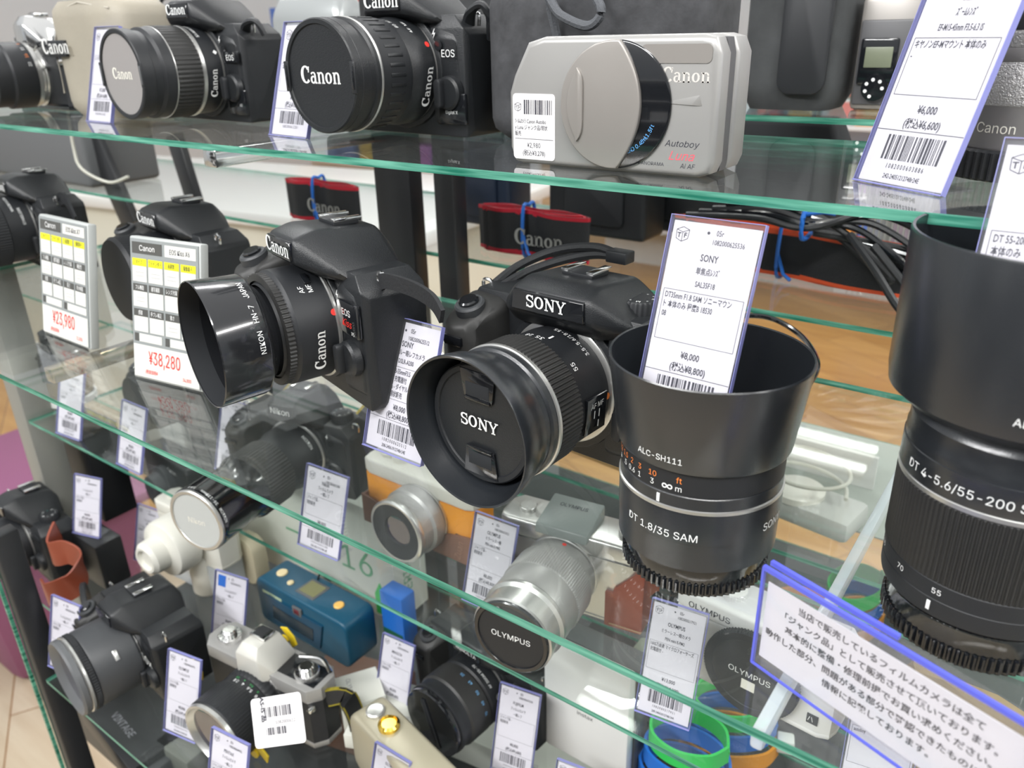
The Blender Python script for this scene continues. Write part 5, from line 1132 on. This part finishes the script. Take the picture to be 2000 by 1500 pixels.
# ---- black SLR far left with filter disc
root, LM, g = slr('digital_reflex_camera', 'black reflex camera cut by the left picture edge on the lower shelf, with brown strap', (-.93, .287, ZD), -4, W=134, H=76, hump=104, dial='right')
b = MB(); b.lathe([(31, 2), (33, 3), (33, 36), (31, 40), (0, 40)], BLKM, 64, LM); b.build('zoom_lens', root)
strap(root, [(.06, .02, .07), (.085, .0, .062), (.105, .01, .066), (.125, .015, .058), (.135, .0, .045), (.12, -.02, .035), (.10, -.02, .03)], .030, REDL, 'leather_strap')
root = thing('filter_disc', 'round grey-brown lens cap standing on edge by the green glass edge at the left', 'lens cap', (-.752, .268, ZD + .033), -25)
b = MB(); b.lathe([(0, -3), (31, -3), (32, -2), (32, 2), (30, 3), (29, 2)], BLKM, 64, mmM() @ RX(90)); b.disc(29.5, 2.2, plain('brown_grey_disc', (.12, .10, .09), .5), 64, mmM() @ RX(90)); b.build('cap_disc', root)
# ---- white mirrorless with fat white lens
root, LM, (x0, x1) = mirrorless('mirrorless_camera', 'small white mirrorless camera with fat white lens on the lower shelf at the left', (-.735, .378, ZD + .042), 4, 104, 62, 34, IVORY, IVORY)
b = MB(); b.lathe([(28, 3), (33, 5), (33, 26), (31, 30), (20, 34), (19, 48), (15, 52), (12, 52), (11, 48), (0, 48)], IVORY, 72, LM); b.build('zoom_lens', root)
t = thing('display_riser', 'low clear block lifting the small white mirrorless camera', 'display riser', (-.735, .378, ZD + .0003), 4)
b = MB(); b.box(-.045, .045, 0, .034, 0, .0405, clear('clear_bar', (0, 0, 0)), .001); b.build('riser_block', t)
b = MB(); b.lathe([(0, 0), (14, 0), (16, 3), (16, 46), (14, 50), (0, 50)], IVORY, 48, MV); tag(b.build('film_canister', None, loc=on(375, 1170, ZD) + Vector((0, .022, 0))), 'upright ivory cylinder standing in front of the small white camera', 'canister')
b = MB(); b.prism(rrect(-.02, .02, 0, .06, .015), -.02, 0, plain('cream_plastic', (.55, .50, .36), .5), .003, M=FRONT); tag(b.build('cream_box', None, loc=on(440, 1165, ZD) + Vector((0, .03, 0))), 'rounded cream plastic case left of the blue film camera', 'case')
# ---- small black camera with silver lens seen left below the white cards
root, LM = film_slr('film_reflex_camera', 'black film camera with brown strap and chrome dials behind the bridge camera', (-.80, .505 - .06, ZD), 2, BLKG, BLKM, BLKM, 0, W=128) if 0 else (None, None)
root = thing('compact_film_camera', 'black compact film camera with silver lettering behind the white card at the left', 'camera', (-.90, .455, ZD), -6)
b = MB(); b.M = mmM(); b.prism(rrect(-62, 62, 0, 84, 8), -36, 0, BLK, 3, 3, M=FRONT); b.text('Canon', 8, INKW, T(20, -.3, 68) @ FRONT, .02); b.text('Canon', 8, INKW, T(-14, -9.3, 8) @ FRONT, .02); b.build('body', root)
b = MB(); b.lathe([(28, 0), (28, 8), (22, 10), (20, 22), (17, 23), (0, 20)], DGREY, 64, AX(0, 0, 44)); b.build('lens', root)
# ---- black reflex with blue-numbered zoom
root, LM, g = slr('film_reflex_camera', 'black reflex camera with blue-numbered zoom and black cap at the bottom centre', (-.352, .418, ZD), -6, W=142, H=72, hump=98, D=40, grip=18, mx=6, mz=40, brand='MINOLTA', bserif=False, bsize=5.5, hump_w=(38, 74))
b = MB(); b.lathe([(31, 2), (33, 3), (33, 18), (31.5, 20)], BLKM, 72, LM); ring_text(b, 'AF ZOOM 35-70', 3.4, INKW, 33, 12, 60, LM); b.disc(3.4, .1, SILV, 24, LM @ RZ(20) @ T(33.2, 0, 9) @ RY(90)); b.disc(1.6, .1, INKR, 14, LM @ RZ(8) @ T(33, 0, 2.5) @ RY(90)); ln = b.build('zoom_lens', root)
BN = plain('pale_blue_number', (.2, .5, .85), .5)
b = MB(); b.lathe([(31.5, 20), (33.5, 22), (33.5, 42), (32, 44)], RUB, 72, LM)
for i, s in enumerate(('70', '60', '50', '43', '35')): ring_text(b, s, 3.4, BN, 33.6, 26, 12 + i * 17, LM, bold=.03)
b.build('zoom_ring', ln)
lens_stack(ln, LM, [('front_barrel', [(32, 44), (31.5, 50), (32.5, 52), (32.5, 55), (30, 56)], BLKM, None)])
pinch_cap(ln, LM, 31, 55, '', BLKG, BLKM, depth=4) if 0 else None
b = MB(); b.lathe([(31, 55), (31.5, 56), (31.5, 60), (30.5, 61), (0, 61)], BLKG, 72, LM); b.box(-2.5, 2.5, -24, 24, 60.8, 62.6, BLKM, .8, M=LM @ RZ(20)); b.build('lens_cap', ln)
# ---- white instant printer standing on edge
q0 = aty(1060, 1300, .425)
root = thing('instant_photo_printer', 'white slab-shaped instant photo printer with grey side at the bottom centre', 'printer', (q0.x, .425, ZD), 0)
b = MB(); b.box(0, .082, 0, .012, 0, .118, WHT, .004); b.text('instax', .006, GREYP, T(.042, -.0003, .055) @ FRONT); b.build('front_shell', root)
b = MB(); b.box(.001, .083, .012, .036, 0, .117, GREYP, .004); b.build('back_shell', root)
# ---- champagne compact in front, white cartons
root = thing('compact_film_camera', 'champagne gold compact film camera with gold knob at the bottom edge', 'camera', (-.352, .300, ZD), -12); GOLD = plain('champagne_paint', (.50, .46, .34), .35, .3)
b = MB(); b.M = mmM(); b.prism(rrect(-60, 60, 0, 62, 12), -34, 0, GOLD, 5, 3, M=FRONT); b.build('body', root)
b = MB(); b.M = mmM(); b.lathe([(9, -1), (9, 3), (7, 5), (6, 3), (0, 3)], plain('gold_metal', (.8, .55, .1), .2, 1), 40, T(-22, 17, 62)); b.build('gold_knob', root)
b = MB(); b.M = mmM(); b.lathe([(8, -1), (8, 2), (6.5, 3), (0, 2.4)], SILV, 32, T(-42, 17, 62)); b.build('shutter_button', root)
for i, (x, y, z, w_, d_, h_, a, lab) in enumerate(((-.425, .345, ZD, .045, .05, .018, 12, 'flat pale carton right of the chrome film camera'), (-.475, .352, ZD, .04, .04, .03, -32, 'pale cardboard carton tilted behind the champagne camera'), (-.43, .32, ZD, .05, .04, .016, 24, 'flat white carton with a blue square beside the champagne camera'))):
    b = MB(); b.box(0, w_, 0, d_, 0, h_, CART, .001); b.text('OLYMPUS', .006, INKG, T(w_ / 2, .01, h_ + .0002)); 
    if i == 2: b.box(.01, .02, .01, .02, h_, h_ + .0004, BLUE)
    tag(b.build('carton', None, loc=(x, y, z), rz=R(a)), lab, 'carton')
# ---- bright blue, green and orange straps in coils
for i, (px, py, z, cs, lab) in enumerate(((1340, 1500, ZD, (BLUE, BLUE, GRN), 'coiled bright blue strap with a green top loop at the bottom right of centre'), (1420, 1470, ZD, (ORANGE, BLUE, GRN), 'coiled blue and orange strap behind the second bracket'), (1560, 1120, RD, (BLUE, GRN, ORANGE), 'coiled multicoloured strap behind the prime lens base'), (1660, 1175, RD, (ORANGE, BLUE, GRN), 'coiled orange and blue strap left of the telephoto lens base'))):
    p = on(px, py, z)
    if z == RD: p = aty(px, py + 40, .66 + .07 * (i - 2)); p.z = RD + .002
    else: p = aty(px, py, .45 + .055 * i); p.z = ZD
    root = thing('coiled_strap', lab, 'strap', p, 20 * i)
    for j, c in enumerate(cs):
        pts = [(.040 * (1 - .1 * j) * math.cos(t_ / 8 * 2 * math.pi) , .022 * math.sin(t_ / 8 * 2 * math.pi), .016 + .022 * j + .004 * math.sin(t_)) for t_ in range(9)]
        strap(root, pts, .016, c, 'strap_coil')
    b = MB(); b.box(.038, .052, -.006, .006, .02, .034, WHT, .002); b.build('buckle', root)
# ---- cards of the lower shelf
VD = Vector
small_card((262, 1092), (292, 1104), (250, 995), ZD, 'narrow white price card between the white card and the small white camera', seed=31, H=.07, W=.038)
r0 = on(143, 1040, ZD + .06); r1 = on(194, 1052, ZD + .06)
small_card(r0, r1, (138, 925), ZD, 'blank-looking white price card raised above the brown strap at the left', seed=32)
b = MB(); b.box(-.008, .05, -.002, .030, 0, .0596, BLK, .003); tag(b.build('accessory_box', None, loc=(r0.x, r0.y, ZD)), 'dark box under the raised white price card at the left', 'box')
small_card((412, 1252), (455, 1268), (430, 1112), ZD, 'white price card with a blue square left of the blue film camera', seed=33, blue=True, H=.078, W=.042)
small_card((95, 1300), (142, 1322), (106, 1163), ZD, 'white price card beside the bridge camera at the lower left', seed=34, W=.042)
small_card((320, 1425), (382, 1452), (337, 1268), ZD, 'white price card left of the chrome film camera', 'OLYMPUS', seed=35)
small_card((400, 1600), (470, 1640), (415, 1422), ZD, 'white price card in front of the chrome film camera at the bottom edge', 'PENTAX', seed=36)
small_card((730, 1385), (790, 1415), (752, 1237), ZD, 'white price card left of the blue-numbered zoom lens', 'MINOLTA', seed=37)
small_card((958, 1500), (1035, 1530), (977, 1334), ZD, 'white price card right of the blue-numbered zoom lens', 'FUJIFILM', seed=38)
small_card((712, 1600), (770, 1640), (728, 1450), ZD, 'white price card in front of the champagne camera at the bottom edge', 'OLYMPUS', seed=39)
small_card((1070, 1620), (1140, 1650), (1082, 1483), ZD, 'white price card just entering the bottom edge right of centre', 'FUJIFILM', seed=40)
# hanging paper tag with barcode
root = thing('paper_tag', 'square white paper tag with handwriting tilted in front of the chrome camera', 'paper tag', aty(500, 1463, .222) , 8, rx=-30)
b = MB(); b.prism(rrect(0, .046, 0, .034, .003), 0, .0004, PAPER, 0, M=FRONT @ RZ(26)); tg = b.build('tag_sheet', root)
b = MB(); q = T(0, -.0006, 0) @ FRONT @ RZ(26); barcode(b, .012, .036, .020, .027, INKK, q, 5, 24); barcode(b, .012, .030, .008, .013, INKK, q, 6, 20); b.text('AS-IS 品', .005, INKK, q @ T(.009, .026, 0) @ RZ(-90), .03); b.text('1082000612', .003, INKK, q @ T(.03, .015, 0)); b.build('printing', tg)

# ================================================================ BASE
for i, (px, py, w_, d_, h_, mt, lab, txt) in enumerate(((200, 1440, .14, .08, .03, BLK, 'black flat box with pale lettering under the lower shelf', 'VINTAGE'), (250, 1475, .09, .05, .02, DGREY, 'dark grey box on the base under the lower shelf', 'CAMERA'), (330, 1470, .06, .04, .03, plain('sage_grey_box', (.14, .15, .13), .5), 'sage grey box on the base under the lower shelf', ''), (1000, 1480, .2, .1, .04, CART, 'wide pale box on the base, below the white printer', ''), (640, 1400, .12, .1, .05, BROWN, 'brown leather box on the base below the blue film camera', ''))):
    p = on(px, py, ZE + h_); b = MB(); b.box(-w_ / 2, w_ / 2, 0, d_, 0, h_, mt, .003)
    if txt: b.text(txt, .012, INKG, T(0, .02, h_ + .0003), .02)
    tag(b.build('storage_box', None, loc=(p.x, p.y, ZE), rz=R(-6 + 5 * i)), lab, 'box')

# ---- cartons and black boxes filling the back of the lower shelf at the left
for (x0, x1, y, d_, h_, z, mt, lab, nm) in ((-1.035, -.90, .488, .035, .14, ZD, plain('pale_grey_carton', (.62, .62, .60), .55), 'tall pale grey carton behind the grey-capped long lens', 'carton'), (-1.09, -.955, .39, .045, .13, ZD, plain('black_gift_box', (.012, .013, .015), .35), 'tall black box at the back left of the lower shelf', 'storage_box'),
        (-.895, -.80, .495, .03, .11, ZD, BLK, 'black box behind the small white camera', 'storage_box'), (-.79, -.72, .497, .03, .09, ZD, DGREY, 'dark grey box behind the blue film camera at its left', 'storage_box'), (-.30, -.215, .495, .03, .06, ZD, BLK, 'black box behind the white instant printer', 'storage_box')):
    b = MB(); b.box(x0, x1, y, y + d_, z, z + h_, mt, .0015); tag(b.build(nm), lab, 'box' if nm != 'carton' else 'carton')
# ================================================================ REAR SHELVES: folded straps, cables, gadgets
REDT = plain('red_strap_trim', (.50, .012, .03), .6); ORT = plain('orange_strap_trim', (.75, .10, .03), .6)
SB = plain('strap_black_ribbed', (0, 0, 0))
def folded_strap(px, py, yy, L_, label, trim, word, loops=4, w=.036, rz=0, tie=True, z=RB):
    p = aty(px, py, yy); root = thing('folded_strap', label, 'camera strap', (p.x, yy, z + .002), rz)
    pts = []
    for k in range(loops):
        e_ = L_ * (1 - .07 * k) / 2; d_ = .012 - .0025 * k
        pts += [(-e_, -.001 - .002 * k, 0), (-e_ * .5, -d_, 0), (-.004, -.003 - .0008 * k, 0), (e_ * .5, -d_, 0), (e_, -.001, 0), (e_ * .5, d_, 0), (.004, .003 + .0008 * k, 0), (-e_ * .5, d_, 0)]
    pts = [(x, y, w / 2 + .001 * math.sin(i)) for i, (x, y, z_) in enumerate(pts)]
    strap(root, pts, w, SB, 'webbing', trim, .0009)
    if word:
        b = MB(); b.word(word, .016, plain('strap_lettering', (.35, .35, .33), .6), T(L_ * .12, -.0135, w * .28) @ FRONT); b.build('lettering', root)
    if tie:
        b = MB(); b.tube(smooth([(-.004, -.010, w + .002), (-.004, 0, w + .005), (-.004, .009, w + .002), (-.004, .009, .002), (-.004, -.010, .002)], 5, True), .0018, BLUE, 6, closed=True); b.tube([(-.004, -.011, w * .5), (.004, -.014, w * .1), (.012, -.016, -.0)], .0016, BLUE, 6); b.build('twist_tie', root)
    return root
folded_strap(628, 365, .64, .125, 'folded black camera strap with red edges and a blue tie, left of the black uprights', REDT, 'Con' if 0 else 'Canon', loops=4, w=.046)
folded_strap(1040, 425, .64, .13, 'folded black camera strap with red edges and blue tie, behind the rightmost black camera', REDT, 'Canon', loops=4, w=.044)
folded_strap(1530, 560, .70, .23, 'long folded black strap with orange edges and blue tie above the standing prime lens', ORT, '', loops=3, w=.040, rz=-6)
p = aty(1580, 500, .66)
root = thing('cable_bundle', 'bundle of black cables held by a blue tie at the right behind the cards', 'cable', (p.x, .66, RB + .004))
for i in range(5):
    b = MB(); e_ = .11 - .012 * i; pts = [(-e_, 0, .05 + .004 * i), (-e_ * .4, -.01 + .004 * i, .056 + .003 * i), (0, -.006 + .003 * i, .052 + .002 * i), (e_ * .5, .006, .072 - .007 * i), (e_, .004 * i - .008, .058 - .010 * i), (e_ * .9, .012, .040 - .006 * i), (e_ * .3, .014, .042), (0, .004, .046)]
    b.tube(smooth(pts, 8), .0028, BLKG if i % 2 else BLK, 8); b.build('cable', root)
b = MB(); b.tube(smooth([(.03, -.004, .05), (.055, -.02, .03), (.078, -.026, .004), (.088, -.024, .0), (.086, -.02, .012), (.05, -.01, .045)], 8), .0032, BLK, 8); b.build('plug_lead', root)
b = MB(); b.tube(smooth([(-.004, -.014, .045), (-.004, -.014, .066), (-.004, .012, .066), (-.004, .012, .045)], 4, True), .002, BLUE, 6, closed=True); b.tube([(-.004, -.014, .064), (.012, -.016, .068), (.02, -.014, .067)], .0018, BLUE, 6); b.build('twist_tie', root)
# clear ribbed basket behind the cables
q0 = aty(1655, 560, .80); q1 = aty(1790, 560, .80)
CB = clear('clear_basket_plastic', (.75, .75, .73), ior=1.5, haze=.35, hazecol=(.6, .6, .57))
root = thing('wire_basket', 'translucent ribbed plastic basket behind the cable bundle at the right', 'basket', (q0.x, .78, RB))
b = MB(); wq = q1.x - q0.x + .05; b.hull([(x, y, z) for x, y, z in ((.02, 0, 0), (wq, 0, 0), (.02, .07, 0), (wq, .07, 0), (0, 0, .10), (wq, 0, .10), (0, .07, .10), (wq, .07, .10))], CB, .003); b.build('basket_walls', root)
b = MB()
for i in range(22): b.box(.004 + i * wq / 22, .0055 + i * wq / 22, -.002, 0, .004, .098, plain('basket_rib', (.34, .34, .32), .4))
b.build('ribs', root)
# gadgets between straps
for (px, y, w_, h_, mt, lab, nm) in ((945, .72, .07, .10, plain('dark_navy_case', (.012, .02, .04), .4), 'dark navy accessory case behind the black uprights', 'accessory_case'), (1160, .74, .12, .12, BLKM, 'large black camera bag behind the camera with the orange mark', 'camera_bag'), (1330, .80, .18, .125, BLK, 'wide black padded camera bag behind the price card in the prime lens hood', 'camera_bag'), (1500, .73, .11, .13, plain('matte_black_fabric', (.014, .015, .018), .8), 'black fabric bag above the orange-edged strap', 'camera_bag')):  # last bag is one even black fabric
    p = aty(px, 450, y); root = thing(nm, lab, 'bag' if 'bag' in nm else 'case', (p.x, y, RB))
    b = MB(); b.hull([(x * s, yy, z) for x, s in ((-w_ / 2, 1), (w_ / 2, 1)) for yy in (0, .05) for z in (0, h_ * .8)] + [(x * .8, yy, h_) for x in (-w_ / 2, w_ / 2) for yy in (.006, .044)], mt, .006, 3); b.build('case_body', root)
    b = MB(); b.prism(rrect(-w_ * .3, w_ * .3, h_ * .12, h_ * .6, .006), 0, .004, mt, .0012, M=FRONT); b.build('front_pocket', root)
    b = MB(); b.tube(smooth([(-w_ * .2, .025, h_ - .002), (-w_ * .15, .025, h_ + .012), (w_ * .15, .025, h_ + .012), (w_ * .2, .025, h_ - .002)], 5), .002, BLKG if mt is not WHT else GREYP, 6); b.build('handle', root)
# white cable and pale gadget seen at the right through the second shelf
p = aty(1580, 905, .66); root = thing('charging_dock', 'pale grey round gadget with coiled cable behind the prime lens', 'charger', (p.x, .66, RC + .002), -8)
b = MB(); b.box(-.05, .05, -.02, .03, 0, .022, plain('pale_grey_plastic', (.45, .46, .43), .4), .006); b.lathe([(.024, .02), (.024, .026), (.02, .028), (0, .028)], IVORY, 40, T(-.008, .004, 0)); b.build('dock_body', root)
b = MB(); b.tube(smooth([(.036 * math.cos(a * .7), .028 * math.sin(a * .7) + .003, .032 + .002 * a) for a in range(14)], 5), .0018, plain('pale_cable', (.55, .55, .48), .4), 8); b.build('cable', root)
p0 = aty(1500, 850, .72); b = MB(); b.box(0, .10, 0, .004, 0, .035, plain('pale_card', (.6, .6, .57), .6)); tag(b.build('blank_card', None, loc=(p0.x, .745, RC + .002), rz=0), 'blank pale card standing behind the coiled cable', 'card')
# odds and ends behind the hooded zoom, on the rear third shelf
p = aty(1160, 950, .67); b = MB(); b.box(-.03, .03, 0, .03, 0, .075, BLKM, .004); b.text('SD', .012, INKG, T(0, -.0004, .04) @ FRONT); tag(b.build('accessory_case', None, loc=(p.x - .02, .672, RC + .002)), 'black accessory case behind the hooded zoom, left of the folded white note', 'case')
p = aty(1150, 1000, .63); b = MB(); b.prism([(-.03, 0), (.03, 0), (.03, .0005), (-.03, .0005)], 0, .05, PAPER, 0, M=RY(20)); tag(b.build('folded_note', None, loc=(p.x + .035, .64, RC + .012), rz=R(20)), 'folded white paper note behind the hooded zoom', 'paper')
b = MB(); b.box(-.07, .07, 0, .04, 0, .011, plain('light_wood', (.55, .34, .14), .5), .001); tag(b.build('wooden_strip', None, loc=(p.x, .645, RC), rz=R(-6)), 'light wooden strip on the rear shelf behind the hooded zoom', 'wooden strip')
p = aty(1195, 1030, .70); b = MB(); b.lathe([(0, 0), (.026, 0), (.03, .004), (.03, .05), (.024, .056), (0, .056)], DGREY, 40); tag(b.build('lens_pot', None, loc=(p.x, .70, RC + .002)), 'dark round lens pot behind the silver flash block', 'lens pot')
b = MB(); b.box(-.028, .028, 0, .03, 0, .07, plain('sage_plastic', (.32, .36, .28), .5), .004); p = aty(1290, 1200, .50); tag(b.build('sage_case', None, loc=(p.x, .495, ZD)), 'sage green plastic case behind the 13,000 price card', 'case')
